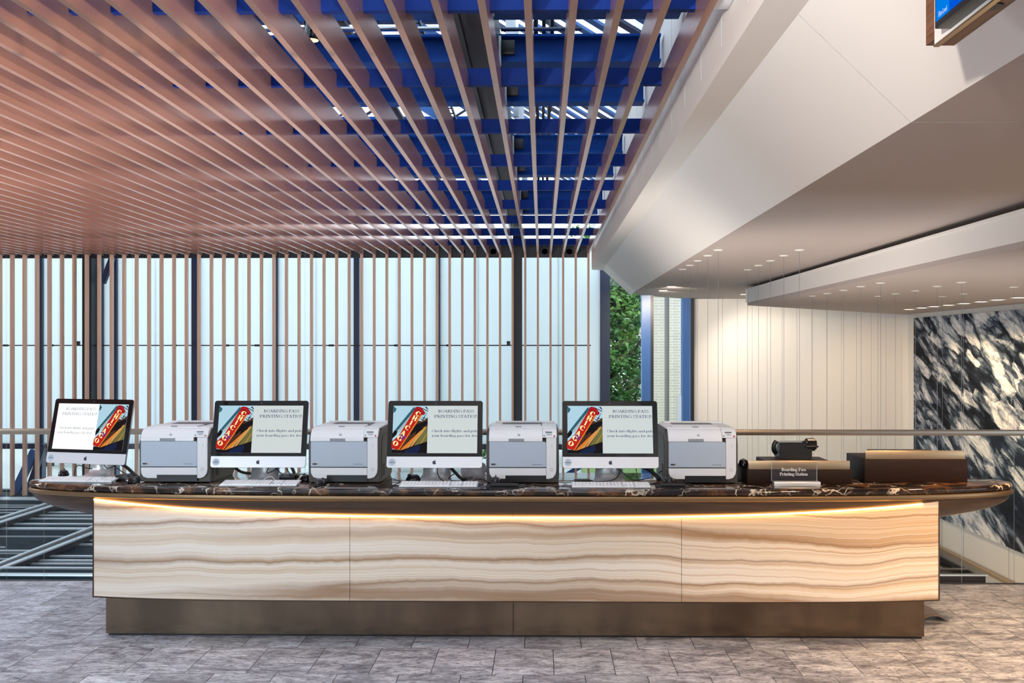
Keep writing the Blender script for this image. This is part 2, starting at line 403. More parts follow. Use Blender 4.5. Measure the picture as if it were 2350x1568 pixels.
scr('s_blue', (.0,.21,.85), .95); scr('s_blue2', (.0,.10,.72), .95); scr('s_letter', (.75,.86,1), 1.0)
# ================================================================ SETTING
YW = 19.9                                            # plane of the copper wall slats
ZC = atY(1243, 583, YW).z                            # underside of the ceiling slats
SP = 29.03 * YW / F                                  # slat spacing
XR = atY(1350.6, 583, YW).x                          # last slat by the bulkhead
SLAT_H = .217; SLAT_T = .042
# ---- floor with stone tiles
FLOOR_END = 6.93
floor = struct(box('floor', -14, 14, -7, FLOOR_END, -.35, -.006, M['grout']), 'grey mottled stone tile floor in front of the long counter', 'floor')
tw, tl = .3075, .437
tile_me = {}
yb = 5.408 - 5*tl
r = 0
while yb < FLOOR_END - .01:
    y1 = min(yb + tl, FLOOR_END - .002)
    off = .061 + (tw/2 if (r % 2) == 1 else 0)
    for i in range(-13, 13):
        x0 = off + i*tw
        key = round(y1-yb, 3)
        if key not in tile_me:
            o = box('tile', .0018, tw-.0018, .0018, (y1-yb)-.0018, -.005, 0, M['tile'], floor); tile_me[key] = o.data
        else:
            o = bpy.data.objects.new('tile', tile_me[key]); C.objects.link(o); o.parent = floor
        o.location = (x0, yb, 0)
    yb += tl; r += 1
box('floor_paving', -14, 14, -7, 5.408-5*tl-.002, -.006, 0, M['tile'], floor)
box('floor_paving', -14, .061-12.4*tw, 5.408-5*tl, FLOOR_END, -.006, -.0008, M['tile'], floor); box('floor_paving', .061+12.9*tw, 14, 5.408-5*tl, FLOOR_END, -.006, -.0008, M['tile'], floor)
box('floor_edge', -14, 14, FLOOR_END, FLOOR_END+.05, -.35, -.001, M['black'], floor)
# ---- lower level
ZL = -1.33
lower = struct(box('floor_lower', -16, 4.2, 12.2, 20.9, ZL-.3, ZL, M['dark_stone']), 'dark glossy lower floor with pale steel strips beyond the balustrade', 'floor')
deep = struct(box('floor_deep', -16, 9, 6.98, 23, -3.3, -3.0, M['pale_stone']), 'pale light-bouncing stairwell floor under the white mural wall', 'floor')  # made pale to bounce light up onto the soffits
def zstrip(px0, px1, py, wpx, name='steel_strip', z=ZL+.02):
    a = atZ(px0, py-wpx/2, z); b = atZ(px1, py+wpx/2, z)
    return box(name, a.x, b.x, min(a.y,b.y), max(a.y,b.y), ZL, z, M['strip_steel'], lower)
for px0, px1, py, wp in ((-520,1240,1142.5,2),(-520,1240,1146,1.6),(-520,90,1158,1.2),(-520,75,1162.5,1),(-520,52,1169,1),(-520,34,1175,1),(-520,8,1184,1),
        (122,1240,1165,1),(92,1240,1176.5,1.4),(70,1240,1183.5,1),(48,1240,1191,1.3),(13,1240,1203,1.3),(-520,1240,1213,1.3),(-520,160,1229.5,1.6),(185,1240,1240.5,1.2),
        (165,1240,1250,1.2),(-520,11,1254,2.2),(-520,68,1262,3.4),(-520,55,1268,1.6),(-520,25,1281,1),(98,1240,1277,1.2),(72,1240,1287,1.2),(58,1240,1294.5,1.6)):
    zstrip(px0, px1, py, wp)
for (p, q, wd) in (((0,1189.5),(112,1154),.075), ((0,1199),(125,1159),.075), ((-20,1301),(202,1213.5),.06), ((14,1300),(202,1227),.08)):
    z = ZL + .14; a = atZ(*p, z); b = atZ(*q, z)
    xm = (a.x+b.x)/2; d = (b-a); a2 = a - d*1.2; b2 = b + d*.25
    bar('well_rim', a2, b2, wd, .02, M['strip_steel'], lower)
for (p, q) in (((0,1194),(118,1156)), ((0,1297),(202,1220))):
    z = ZL + .07; a = atZ(*p, ZL+.13); b = atZ(*q, ZL+.13); d = b-a; a.z = b.z = z
    bar('well_curb', a-d*1.2, b+d*.25, .16, .12, M['black'], lower)
for px0, px1, py, wp in ((-520,1240,1303,3.6),(-520,1240,1318,2.4)):
    z = ZL+.16; a = atZ(px0, py-wp/2, z); b = atZ(px1, py+wp/2, z); box('well_rim', a.x, b.x, min(a.y,b.y), max(a.y,b.y), z-.02, z, M['strip_steel'], lower)
a = atZ(-520,1302,ZL+.16); b = atZ(1240,1322,ZL+.16)
box('well_curb', a.x, b.x, min(a.y,b.y), max(a.y,b.y), ZL, ZL+.135, M['dark_stone'], lower)

# ---- back wall: opal panels, mullions, copper slats
YG = 20.55
wall = sroot('wall_back', 'tall window wall of white opal panels behind thin vertical copper slats', 'wall')
ZB = atY(600, 1140, YG).z; ZT = ZC + .12
ZTR = atY(600, 1019, YG).z; ZTR2 = atY(600, 1031, YG).z
XWL = atY(-520, 700, YG).x; XWR = atY(1376, 700, YG).x
mull = [(84,97),(220,236),(262,268),(440,457),(628,637),(812,824),(1003,1010)]
edges = [XWL] + sorted([atY((a+b)/2, 700, YG).x for a,b in mull] + [atY(1187,700,YG).x]) + [XWR]
for i in range(len(edges)-1):
    xa, xb = edges[i], edges[i+1]
    if xb - xa < .4: n = 1
    else: n = max(1, round((xb-xa)/.85))
    for k in range(n):
        p0 = xa + (xb-xa)*k/n + .001; p1 = xa + (xb-xa)*(k+1)/n - .001
        box('opal_panel', p0, p1, YG, YG+.02, ZTR, ZT, M['opal'], wall)
    for k in range(1, n): box('panel_bead', xa+(xb-xa)*k/n-.006, xa+(xb-xa)*k/n+.006, YG+.021, YG+.03, ZTR, ZT, M['navy'], wall)
    box('glass_pane', xa+.004, xb-.004, YG+.005, YG+.015, ZB, ZTR2, M['glass'], wall)
for a,b in mull:
    xa = atY(a,700,YG-.06).x; xb = atY(b,700,YG-.06).x
    box('mullion', xa, xb, YG-.08, YG+.10, ZL, ZT, M['navy'], wall)
for a,b in ((190,211),(1177,1198)):
    xa = atY(a,700,20.15).x; xb = atY(b,700,20.15).x
    box('column', xa, xb, 20.12, 20.42, ZL, ZT+.4, M['black'], wall)
box('transom', XWL, XWR, YG-.05, YG+.06, ZTR2, ZTR, M['navy'], wall)
box('sill', XWL, XWR, YG-.1, YG+.1, ZL, ZB, M['navy'], wall)
box('head_band', XWL, XR+.03, YW+.25, YW+.32, atY(600,592,YW+.25).z, atY(600,567,YW+.25).z+.1, M['black'], wall)
zr = atY(600, 793, YW+.4).z
tube('tie_rod', [(XWL, YW+.4, zr), (atY(1356,793,YW+.4).x, YW+.4, zr)], .012, M['black'], wall, smooth_n=0)
for px in (13,117,400,520,590,760,910,1030):
    p = atY(px, 793, YW+.4); tube('rod_coupling', [p+Vector((-.05,0,0)), p+Vector((.05,0,0))], .022, M['black'], wall, smooth_n=0)
for px in (179, 1167):
    p = atY(px, 790, YW+.4); box('rod_bracket', p.x-.035, p.x+.035, YW+.37, YW+.43, p.z-.03, p.z+.06, M['black'], wall)
# diagonal struts in the lower and left bays
bar('diagonal_strut', atY(30,1140,YG-.25), atY(80,1035,YG-.25), .16, .1, M['blue_frame'], wall, up=(0,1,0))
bar('diagonal_strut', atY(60,1140,YG-.2), atY(102,1020,YG-.2), .1, .1, M['navy'], wall, up=(0,1,0))
bar('diagonal_strut', atY(236,650,YG-.2), atY(264,575,YG-.2), .1, .1, M['navy'], wall, up=(0,1,0))
bar('diagonal_strut', atY(1300,1090,YG-.2), atY(1380,1040,YG-.2), .1, .1, M['blue_frame'], wall, up=(0,1,0))
n_sl = int((XR - XWL)/SP) + 2
zs0 = atY(600, 1141, YW).z
wslat = None; slat_x = []
for i in range(n_sl):
    x = XR - i*SP; slat_x.append(x)
    if wslat is None:
        o = box('slat', -.021, .021, 0, .11, 0, ZC - zs0 + .1, M['copper_wall'], wall); wslat = o.data
    else:
        o = bpy.data.objects.new('slat', wslat); C.objects.link(o); o.parent = wall
    o.location = (x, YW, zs0)
# small black speakers in the head band
ORD = ['first','second','third','fourth','fifth','sixth','seventh','eighth','ninth','tenth','eleventh','twelfth','thirteenth','fourteenth','fifteenth']
for i_, px in enumerate((60,330,545,770,1060,1132,1250,1307)):
    p = atY(px, 577, YW+.2)
    t = empty('head_speaker', '%s round black fixture from the left on the dark window head band' % ORD[i_], 'speaker', (p.x, YW+.25, p.z), 0, 'round black fixtures along the window head')
    lathe('body', [(.0,0),(.06,0),(.075,-.03),(.075,-.07)], M['black'], t, rot=(R(90),0,0)); box('bracket', -.09, .09, -.01, 0, -.07, -.055, M['dark_grey'], t)

# ---- slatted ceiling and the steel above it
ceil = sroot('ceiling', 'open ceiling of long copper slats under a blue steel skylight', 'ceiling')
cm = None
for x in slat_x:
    if cm is None:
        o = box('slat', -SLAT_T/2, SLAT_T/2, 0, 19.3, 0, SLAT_H, M['copper'], ceil); cm = o.data
    else:
        o = bpy.data.objects.new('slat', cm); C.objects.link(o); o.parent = ceil
    o.location = (x, .8, ZC)
XL = XWL - .5
def hb(py): return (ZC + .127 - CAMZ) * F / (CY - py)
for py in (22.5,194.5,304,380.6,436): pass
y0b = hb(22.5); dyb = (hb(380.6) - y0b)/3
for k in range(-3, 9):
    y = y0b + k*dyb
    if y < 19.85: box('cross_beam', XL, XR+.05, y, y+.06, ZC+.127, ZC+.255, M['blue'], ceil)
zg = CAMZ + 2.5
for inv in (1.05,1.28,1.506,1.751,2.212,2.494,2.94,3.2):
    y = F*2.5*inv/1000
    box('girder_web', XL, 1.03, y+.09, y+.11, zg, zg+.2, M['blue2'], ceil)
    box('girder_flange', XL, 1.03, y, y+.2, zg-.02, zg, M['blue2'], ceil)
    box('girder_flange', XL, 1.03, y, y+.2, zg+.2, zg+.22, M['blue2'], ceil)
    x = -.30
    box('motor_box', x-.05, x+.07, y-.06, y+.0, zg+.03, zg+.15, M['black'], ceil, bev=.006)
    box('motor_bracket', x-.08, x-.05, y-.02, y+.06, zg-.04, zg+.2, M['steel'], ceil)
    p = .86
    tube('hanger_hook', [(p,y-.02,zg+.06),(p+.03,y-.03,zg),(p+.02,y-.03,zg-.08),(p-.02,y-.03,zg-.1)], .012, M['navy'], ceil)
# centre service spine
box('service_duct', -.60, -.40, 4.5, 20.3, zg-.06, zg+.3, M['dark_grey'], ceil)
box('service_duct', -.64, -.60, 4.5, 20.3, zg-.10, zg+.34, M['black'], ceil)
box('service_duct', -.40, -.37, 4.5, 20.3, zg-.10, zg+.34, M['black'], ceil)
for k in range(12):
    y = 5.2 + k*1.25
    for j in range(4): tube('riser_pipe', [(-.13+.075*j, y, zg+.2), (-.13+.075*j, y, zg+1.3)], .017, M['black'], ceil, smooth_n=0)
    box('pale_conduit', -.33, -.27, y+.2, y+.26, zg+.2, zg+1.3, M['steel'], ceil)
    tube('cross_pipe', [(-.36,y-.1,zg+.32),(.35,y-.1,zg+.32)], .018, M['navy'], ceil, smooth_n=0)
# sloping glazing bars on the bulkhead side
y = 4.6; k = 0
while y < 20.2:
    a = Vector((1.1, y, zg+.42)); b = Vector((-1.3, y, zg+.42+2.4*.62))
    bar('rafter', a, b, .16, .03, M['blue_frame'] if k % 3 else M['navy'], ceil, up=(0,0,1)); y += .42; k += 1
mesh_obj('skylight_pane', [(1.1,4.2,zg+.56),(1.1,20.6,zg+.56),(-1.3,20.6,zg+.56+2.4*.62),(-1.3,4.2,zg+.56+2.4*.62)], [(0,1,2,3)], M['sky_glass'], ceil)
# horizontal glazing on the far side
zp = zg + .95
for k in range(14):
    y = 4.4 + k*1.22
    box('purlin', XL, -.66, y, y+.08, zp, zp+.12, M['blue2'], ceil)
    box('purlin', XL, -.66, y+.45, y+.52, zp+.12, zp+.18, M['navy'], ceil)
    if k % 2 == 0:
        for x in (-1.6,-3.3,-5.0,-6.8,-8.6):
            tube('tie_rod', [(x-.85,y+.3,zg+.1),(x+.75,y+.3,zp+.15)], .018, M['navy'], ceil, smooth_n=0)
mesh_obj('skylight_pane', [(-.66,4.0,zp+.42),(-.66,20.6,zp+.42),(XL,20.6,zp+.42),(XL,4.0,zp+.42)], [(0,1,2,3)], M['sky_glass'], ceil)
box('grey_plate', -2.05, -1.75, 4.5, 20.3, zg+.4, zg+.44, M['dark_grey'], ceil)
for s in (-1,1): box('cable_tray', -1.12+s*.05-.008, -1.12+s*.05+.008, 4.5, 20.3, zg+.35, zg+.39, M['black'], ceil)
for k in range(60): box('tray_rung', -1.17, -1.07, 4.6+k*.26, 4.63+k*.26, zg+.35, zg+.36, M['black'], ceil)
for k in range(7): bar('truss_diagonal', (-.7, 5.2+k*2.2, zg+.25), (-1.9, 5.2+k*2.2, zp+.1), .12, .08, M['blue_frame'], ceil, up=(0,1,0))
for k in range(6): tube('conduit', [(XL, 6.3+k*2.4, zg+.28), (-.7, 6.3+k*2.4, zg+.28)], .022, M['steel'], ceil, smooth_n=0)
# three stage lamps above the slats
for i,(px,py,lab) in enumerate(((716,84,'black stage spotlight above the copper slats, nearest to the camera'),(846,236,'lit black stage spotlight between two copper slats left of its twin'),(918,236,'lit black stage spotlight beside the ladder-like cable tray'))):
    p = atZ(px, py, zg+.05)
    t = empty('stage_spotlight', lab, 'spotlight', (p.x, p.y, zg+.02))
    lathe('body', [(.035,.2),(.05,.19),(.055,.09),(.062,.05),(.06,.0)], M['gloss_black'], t)
    lathe('lens', [(.052,-.002),(.052,.003)], M['par'], t)
    tube('yoke', [(-.05,0,.1),(-.07,0,.2),(0,0,.26),(.07,0,.2),(.05,0,.1)], .008, M['black'], t)
    tube('clamp', [(0,0,.26),(0,0,.4)], .02, M['black'], t, smooth_n=0)

# ---- white bulkhead, soffits and side walls
YE = 19.6
L2 = atY(1367,606,YE); L3 = atY(1392,606,YE); L4 = atY(1457,669,YE)
ZS1 = L4.z; ZTOP = 5.3
prof = [(L2.x,ZTOP),(L2.x,L2.z),(L3.x,L3.z),(L4.x,L4.z),(L4.x,ZTOP)]
bulk = struct(prism('wall_bulkhead', prof, 'y', -3, YE, M['white_paint']), 'white bulkhead with sloping underside beside the copper ceiling', 'wall')
# flared end return
e = .42; dz = -.075
A_ = [(L2.x,YE,L2.z+.3),(L2.x,YE,L2.z),(L3.x,YE,L3.z),(L4.x,YE,L4.z)]
B_ = [(L2.x-.06,YE+e,L2.z+.2),(L2.x-.06,YE+e,L2.z-.08),(L3.x-.04,YE+e,L3.z-.09),(L4.x-.04,YE+e,L4.z-.06)]
mesh_obj('end_return', A_+B_+[(p[0],p[1],ZTOP) for p in (A_[0],A_[3],B_[3],B_[0])], [(0,1,5,4),(1,2,6,5),(2,3,7,6),(4,5,6,7,10,11),(3,9,10,7),(0,4,11,8)], M['white_paint'], bulk)
MJ = mat('faint_panel_joint', (.52,.56,.62), .6)
for k in range(21): box('face_joint', L2.x-.0015, L2.x, 4.4+k*.75, 4.4+k*.75+.012, L2.z+.12, ZTOP-.3, MJ, bulk)
# board joint across the slope
j0 = atX(1838,40,L3.x) if False else None
yj = 9.0
d1 = ray(1838,40)
def on_slope(px,py):
    d = ray(px,py); n = Vector((L4.z-L3.z, 0, -(L4.x-L3.x))); q = Vector((L3.x,0,L3.z)) - O
    return O + d*(q.dot(n)/d.dot(n))
yj = on_slope(1960,155).y
bar('board_joint', (L3.x-.0005,yj,L3.z-.0005), (L4.x-.0005,yj,L4.z-.0005),   .0022, .001, M['mid_grey'], bulk, up=(-.7,0,-.7))
FX = atZ(2350, 462, ZS1).x                                   # fascia plane
ZS2 = CAMZ + (FX * (800-568)/(2350-1243)); FYE = F*FX/(1713-1243)
YP = 22.6; XM = atY(2100, 730, 22.2).x                      # far wall and mural wall planes
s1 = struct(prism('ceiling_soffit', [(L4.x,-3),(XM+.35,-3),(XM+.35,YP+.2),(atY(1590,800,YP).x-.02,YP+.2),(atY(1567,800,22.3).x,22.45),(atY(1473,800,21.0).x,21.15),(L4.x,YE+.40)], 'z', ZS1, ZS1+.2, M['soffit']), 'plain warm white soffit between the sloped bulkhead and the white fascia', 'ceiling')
bar('board_joint', (L4.x,yj,ZS1-.0005), (FX,yj,ZS1-.0005), .0022, .001, M['mid_grey'], s1)

s2o = [(FX, -3), (XM+.3, -3), (XM+.3, YP), (atY(2068,715,YP).x, YP), (FX, FYE)]
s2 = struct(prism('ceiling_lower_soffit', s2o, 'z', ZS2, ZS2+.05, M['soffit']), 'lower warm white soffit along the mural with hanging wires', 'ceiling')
f0 = box('fascia', FX, FX+.06, -3, FYE, ZS2+.05, ZS1-.075, M['white_paint'], s2)
box('fascia_lip', FX-.012, FX+.07, -3, FYE+.004, ZS1-.078, ZS1-.055, M['white_paint'], s2)
box('cove_back', FX+.25, FX+.3, -3, FYE, ZS2+.05, ZS1, M['white_paint'], s2)
bar('fascia_end', (FX,FYE,(ZS2+ZS1)/2), (atY(2068,715,YP).x,YP,(ZS2+ZS1)/2), .06, ZS1-ZS2-.1, M['white_paint'], s2)
# white panelled far wall
pw = sroot('wall_far', 'white panelled wall behind the hanging wires', 'wall')
xa = atY(1590,800,YP).x; xb = atY(2068,800,YP).x; n = 14
for i in range(n):
    box('wall_panel', xa+(xb-xa)*i/n+.0025, xa+(xb-xa)*(i+1)/n-.0025, YP, YP+.05, -3.0, ZS1, M['white_panel'], pw)
box('wall_backing', xa, XM+.3, YP+.05, YP+.15, -3.0, ZS1, M['white_panel'], pw)
box('wall_return', xb, XM+.01, YP+.02, YP+.06, -3.0, ZS1, M['white_panel'], pw)
# mural wall
mw = struct(box('wall_right', XM, XM+.2, 3, YP+.1, -3.0, ZS1, M['white_panel']), 'white side wall carrying the black and white mural', 'wall')
zmt = atX(2200,722,XM).z; zmb = atX(2260,1232,XM).z; zrl = atX(2250,1302,XM).z
ym = atX(2100,730,XM).y
box('wall_band', XM-.012, XM, 3, YP, zrl+.06, zmb-.01, M['white_panel'], mw)
box('ledge', XM-.10, XM, 3, YP, zrl-.03, zrl+.03, M['gold_bronze'], mw)
for px in (2162, 2317):
    yy = atX(px,1250,XM).y; box('panel_joint', XM-.0135, XM-.012, yy-.004, yy+.004, zrl+.06, zmb-.01, M['trim_dark'], mw)
mural = empty('mural', 'large black and white crumpled paper mural on the right side wall', 'mural', (XM, 14, zmb))
ys = [ym] + [atX(px,900,XM).y for px in (2162, 2322)] + [12.5, 9.0, 6.0]
for i in range(len(ys)-1):
    box('mural_panel', -.03, -.002, ys[i+1]-14+.003, ys[i]-14-.003, 0, zmt-zmb, M['mural'], mural)
# stairwell parapet at lower right
WZ = atY(2200,1318,12).z; WX = atY(2262,1318,12).x
par = empty('stairwell_parapet', 'dark brown stairwell parapet with bronze rim beyond the counter end', 'parapet', (4.6,12,-3.0))
def pb(n,x0,x1,y0,y1,z0,z1,m): return box(n, x0-4.6, x1-4.6, y0-12, y1-12, z0+3, z1+3, m, par)
pb('front_panel', 4.0, WX, 12.0, 12.06, -3.0, WZ-.02, M['brown_wood']); pb('side_panel', WX-.06, WX, 12.06, 18, -3.0, WZ-.02, M['brown_wood'])
pb('rim', 4.0, WX+.02, 11.98, 12.05, WZ-.02, WZ, M['bronze_rail']); pb('rim', 4.0, WX-.1, 12.24, 12.34, WZ-.02, WZ, M['bronze_rail'])
pb('rim', WX-.10, WX+.02, 12.05, 18, WZ-.02, WZ, M['bronze_rail']); pb('rim', WX-.42, WX-.36, 12.34, 18, WZ-.02, WZ, M['bronze_rail'])
pb('well_lid', 4.0, WX-.1, 12.06, 18, WZ-.2, WZ-.1, M['black'])
# ---- windows on the angled bay
win = sroot('window_1', 'narrow window bay with blue posts beside the white bulkhead', 'window')
def post(px0,px1,Y,d,m,name='post',zt=ZS1): 
    return box(name, atY(px0,800,Y).x, atY(px1,800,Y).x, Y, Y+d, ZL-.1, zt, m, win)
post(1377,1400,20.5,.35,M['navy'],zt=ZS1+.6); post(1473,1493,21.0,.2,M['blue_frame']); post(1493,1500,21.0,.2,M['black'])
post(1567,1585,22.3,.3,M['blue_frame']); post(1585,1593,22.3,.32,M['black'])
def pane(pa,ya,pb_,yb_):
    a = atY(pa,800,ya); b = atY(pb_,800,yb_)
    mesh_obj('glass_pane', [(a.x,ya,ZL),(b.x,yb_,ZL),(b.x,yb_,ZS1+.6),(a.x,ya,ZS1+.6)], [(0,1,2,3)], M['glass'], win)
pane(1400,20.6,1473,21.1); pane(1500,21.1,1567,22.4)
box('sill', atY(1400,800,20.6).x, atY(1567,800,22.3).x, 20.9, 21.0, ZL-.1, ZL+.05, M['navy'], win)
p = atY(1559,908,21.6); box('door_closer', p.x-.05, p.x+.04, 21.58, 21.62, ZL, p.z, M['steel'], win)

# ---- hall behind the camera: solid wall with one glazed bay, ceiling, added globe fill lamps
wf = sroot('wall_front', 'hall wall behind the camera with a glazed bay', 'wall')  # unseen wall kept mostly solid to dim the light from behind
box('wall_piece', -14, -9.5, -7, -6.85, 0, 4.2, M['white_paint'], wf); box('wall_piece', -2.5, 14, -7, -6.85, 0, 4.2, M['white_paint'], wf)
box('wall_piece', -9.5, -2.5, -7, -6.85, 3.0, 4.2, M['white_paint'], wf)
for i in range(5): box('mullion', -9.5+i*1.75-.05, -9.5+i*1.75+.05, -7, -6.85, 0, 3.0, M['navy'], wf)  # bay set at the left to put bluish daylight on the floor
struct(box('ceiling_hall', -14, 14, -7, .7, 4.2, 4.4, M['white_paint']), 'flat white ceiling of the hall behind the camera', 'ceiling')
wl = struct(box('wall_left', -14.2, -14, -7, 20.9, -3.2, 5.2, M['white_paint']), 'white side wall far to the left', 'wall')
FILL_GLOBES = [(-3.0,2.2,1.6,'fill_globe_cool'),(-.7,-1.2,2.4,'globe'),(-5.6,6.0,1.6,'fill_globe_cool'),(.6,-1.8,2.4,'globe')]  # lamps added out of view to brighten counter, bulkhead and ceiling
def globe(x, y, z, m, lab, grp):
    t = empty('fill_globe', lab, 'lamp', (x,y,z), 0, grp)
    lathe('globe', [(.30*math.sin(math.pi*k/14), -.30*math.cos(math.pi*k/14)) for k in range(1,14)], M[m], t, 24)
    tube('stem', [(0,0,.3),(0,0,max(.4,ZC-z))], .012, M['black'], t, smooth_n=0)
for g in FILL_GLOBES: globe(*g, 'added opal globe fill lamp in the unseen hall, %s' % {-3.0:'left of the counter front',-.7:'above the camera',-5.6:'beyond the counter left end',.6:'behind the camera'}[g[0]], 'added hall fill globes')
trk = empty('fill_track', 'added black track of fill spots in the unseen hall behind the camera', 'track', (.3,.2,2.4))  # unseen track added to light the copper slats and bulkhead
tube('track_bar', [(-1.2,0,.12),(1.0,0,.12)], .03, M['black'], trk, smooth_n=0); tube('track_stem', [(-.3,0,.12),(-.3,0,1.1)], .012, M['black'], trk, smooth_n=0)
for i,(x,aim,e,cone) in enumerate(((.9,(-6.5,6.5,3.75),1500,34),(.5,(-7,12,3.6),1000,30),(.1,(-3.8,9,3.7),1200,30),(-.3,(-4.5,17,3.7),800,24),(-.6,(-1.5,8,3.8),800,34),(-1.0,(1.9,8,3.1),1700,40))):
    p = Vector((.3+x,.2,2.4)); dv = (Vector(aim)-p).normalized()
    tube('spot_head', [Vector((x,0,.06)), Vector((x,0,.06))+dv*.14], .045, M['black'], trk, seg=10, smooth_n=0)
    lamp('fill_track_lamp', 'SPOT', p+Vector((0,0,.06))+dv*.17, e, (1,.90,.80), .06, cone, 1.0, aim)
for i,(x,y,aim,e) in enumerate(((-1.4,8.0,(-4.6,6.4,3.6),2800),(-4.0,9.2,(-8.5,9.5,3.6),2300),(-.5,9.6,(-3.6,12,3.6),1300),(-2.5,10.8,(-7.5,15,3.6),1300),(.2,10.4,(3.7,12,2.5),1000))):
    t = empty('fill_uplight', 'added round black fill uplight on the lower hall floor, %s of five' % ORD[i], 'uplight', (x,y,-3.0), 0, 'added lower hall uplights')
    lathe('body', [(.12,0),(.12,.1),(.09,.12)], M['black'], t); lathe('lens', [(.08,.121),(.08,.124)], M['lamp_warm'], t)
    lamp('fill_uplight_lamp', 'SPOT', (x,y,-2.85), e, (1,.88,.78), .1, 75, .9, aim)  # added out of view to light slats and fascia from below
for x,y in ((3.2,10.0),(6.4,10.5),(6.6,14.5),(2.4,11.2)):  # globes added below the sightline to warm the soffits
    t = empty('fill_floor_globe', 'added warm fill globe on the lower hall floor, %s' % {3.2:'under the counter right half',6.4:'under the telephone end',6.6:'by the mural',2.4:'deep under the hall'}[x], 'lamp', (x,y,-3.0), 0, 'added lower hall fill globes')
    lathe('globe', [(.25*math.sin(math.pi*k/14), .32-.25*math.cos(math.pi*k/14)) for k in range(1,14)], M['fill_globe_low'], t, 24); lathe('base', [(.14,0),(.14,.03),(.05,.08)], M['black'], t)

# ---- exterior
ext = struct(box('ground_outside', -40, 40, 21.2, 80, ZL-.4, ZL-.12, M['ground']), 'pale pavement outside the window wall', 'ground')
box('lawn', 1, 12, 24, 40, ZL-.12, ZL-.05, M['grass'], ext)
bz = empty('brick_building', 'pale brick building seen through the narrow window', 'building', (5.5,31,ZL-.12))
xa = atY(1440,800,31).x-5.5; xp0 = atY(1525,800,31).x-5.5; xp1 = atY(1536,800,31).x-5.5
box('brick_wall', xa, xp0, 0, .4, 0, 9, M['brick'], bz); box('brick_pier', xp0, xp1, .12, .4, 0, 9, M['brick_grey'], bz); box('brick_wall', xp1, 6, 0, .4, 0, 9, M['brick'], bz)
pwall = tag(box('pale_house', -22, -8.5, 33, 38, ZL-.12, 4, mat('pale_render',(.75,.78,.76),.8)), 'pale plain building behind the street trees', 'building')
def foliage(name, parent, blobs, n, size, seed):
    rnd = random.Random(seed); vs, fs = [], []
    for i in range(n):
        cx,cy,cz,rx,ry,rz = blobs[rnd.randrange(len(blobs))]
        while True:
            u,v,w_ = (rnd.uniform(-1,1) for _ in range(3))
            if .25 < u*u+v*v+w_*w_ <= 1: break
        c = Vector((cx+u*rx, cy+v*ry, cz+w_*rz)); s = size*rnd.uniform(.6,1.3)
        a = Vector((rnd.gauss(0,1),rnd.gauss(0,1),rnd.gauss(0,.5))).normalized(); b = a.orthogonal().normalized()
        b = (Matrix.Rotation(rnd.uniform(0,6.28),3,a) @ b)*s*.55; a = a*s
        k = len(vs); vs += [c-a*.5, c+b*.6-a*.1, c+b*.35+a*.15, c+a*.6, c-b*.35+a*.15, c-b*.6-a*.1]; fs.append((k,k+1,k+2,k+3,k+4,k+5))
    return mesh_obj(name, vs, fs, M['leaf'], parent)
def tree(label, x, y, blobs, n, size, seed, limbs, group='street trees outside'):
    t = empty('tree', label, 'tree', (x,y,ZL-.12), 0, group)
    tube('trunk', [(0,0,0),(.05,.05,1.2),(0,.1,2.2),(-.1,.1,3.5)], [.16,.14,.12,.1], M['bark'], t, seg=8)
    for l in limbs: tube('branch', l, [.06,.05,.035,.02], M['bark'], t, seg=6)
    f = foliage('foliage', t, blobs, n, size, seed); f['kind'] = 'stuff'
    return t
tx = atY(1438,800,27).x
tree('leafy green maple filling the narrow window beside the bulkhead', tx-.55, 27.5,
     [(-.3,-.8,1.2,1.3,.7,.9),(.15,-.4,2.3,1.05,.8,.9),(-.2,-.2,3.2,1.2,1,.9),(.1,-.5,4.1,1.1,.9,.9),(0,0,5.0,1.15,.9,.9),(-.1,.9,2.6,1.3,.6,2.4),(-.1,.9,5.2,1.3,.6,1.6),(.1,.3,4.8,1.1,.5,1.0),(-.15,1.3,3.4,1.35,.4,3.2)], 15000, .155, 3,
     [[(-.1,.1,2.0),(.5,-.3,2.7),(1.0,-.6,3.4),(1.2,-.6,4.0)],[(0,.1,2.8),(-.5,-.4,3.6),(-.7,-.5,4.6),(-.8,-.4,5.4)],[(.0,0,1.3),(.5,-.7,1.9),(1.0,-.8,2.4)],[(-.1,.1,3.4),(.3,-.5,4.4),(.7,-.6,5.2)]])
tree('low leafy green tree seen under the window transom behind the computers', atY(1000,900,25).x, 25, [(-.9,0,1.0,1.5,.8,.7),(.8,0,1.0,1.4,.8,.7),(0,.5,1.9,1.8,.8,.9)], 2600, .16, 5, [[(0,0,1),(.5,0,1.6),(.9,0,2)]])
tree('slim street tree seen at the far left between copper slats', atY(110,900,26).x, 26, [(0,0,1.4,.8,.6,.8),(.6,0,.9,.7,.5,.5)], 900, .16, 8, [[(0,0,1),(.3,0,1.6),(.5,0,2)]])
tree('bushy street tree seen behind the far left computer', atY(440,900,26).x, 26, [(0,0,1.2,.9,.6,.7)], 900, .16, 9, [[(0,0,1),(.3,0,1.6),(.5,0,2)]])
fence = empty('iron_fence', 'pale iron fence on the lawn seen under the right computer', 'fence', (3,24.6,ZL-.05))
for i in range(26): tube('picket', [(-1.6+i*.15,0,0),(-1.6+i*.15,0,.72)], .012, M['strip_steel'], fence, seg=5, smooth_n=0)
for z in (.12,.66): box('fence_rail', -1.65, 2.2, -.012, .012, z, z+.03, M['strip_steel'], fence)
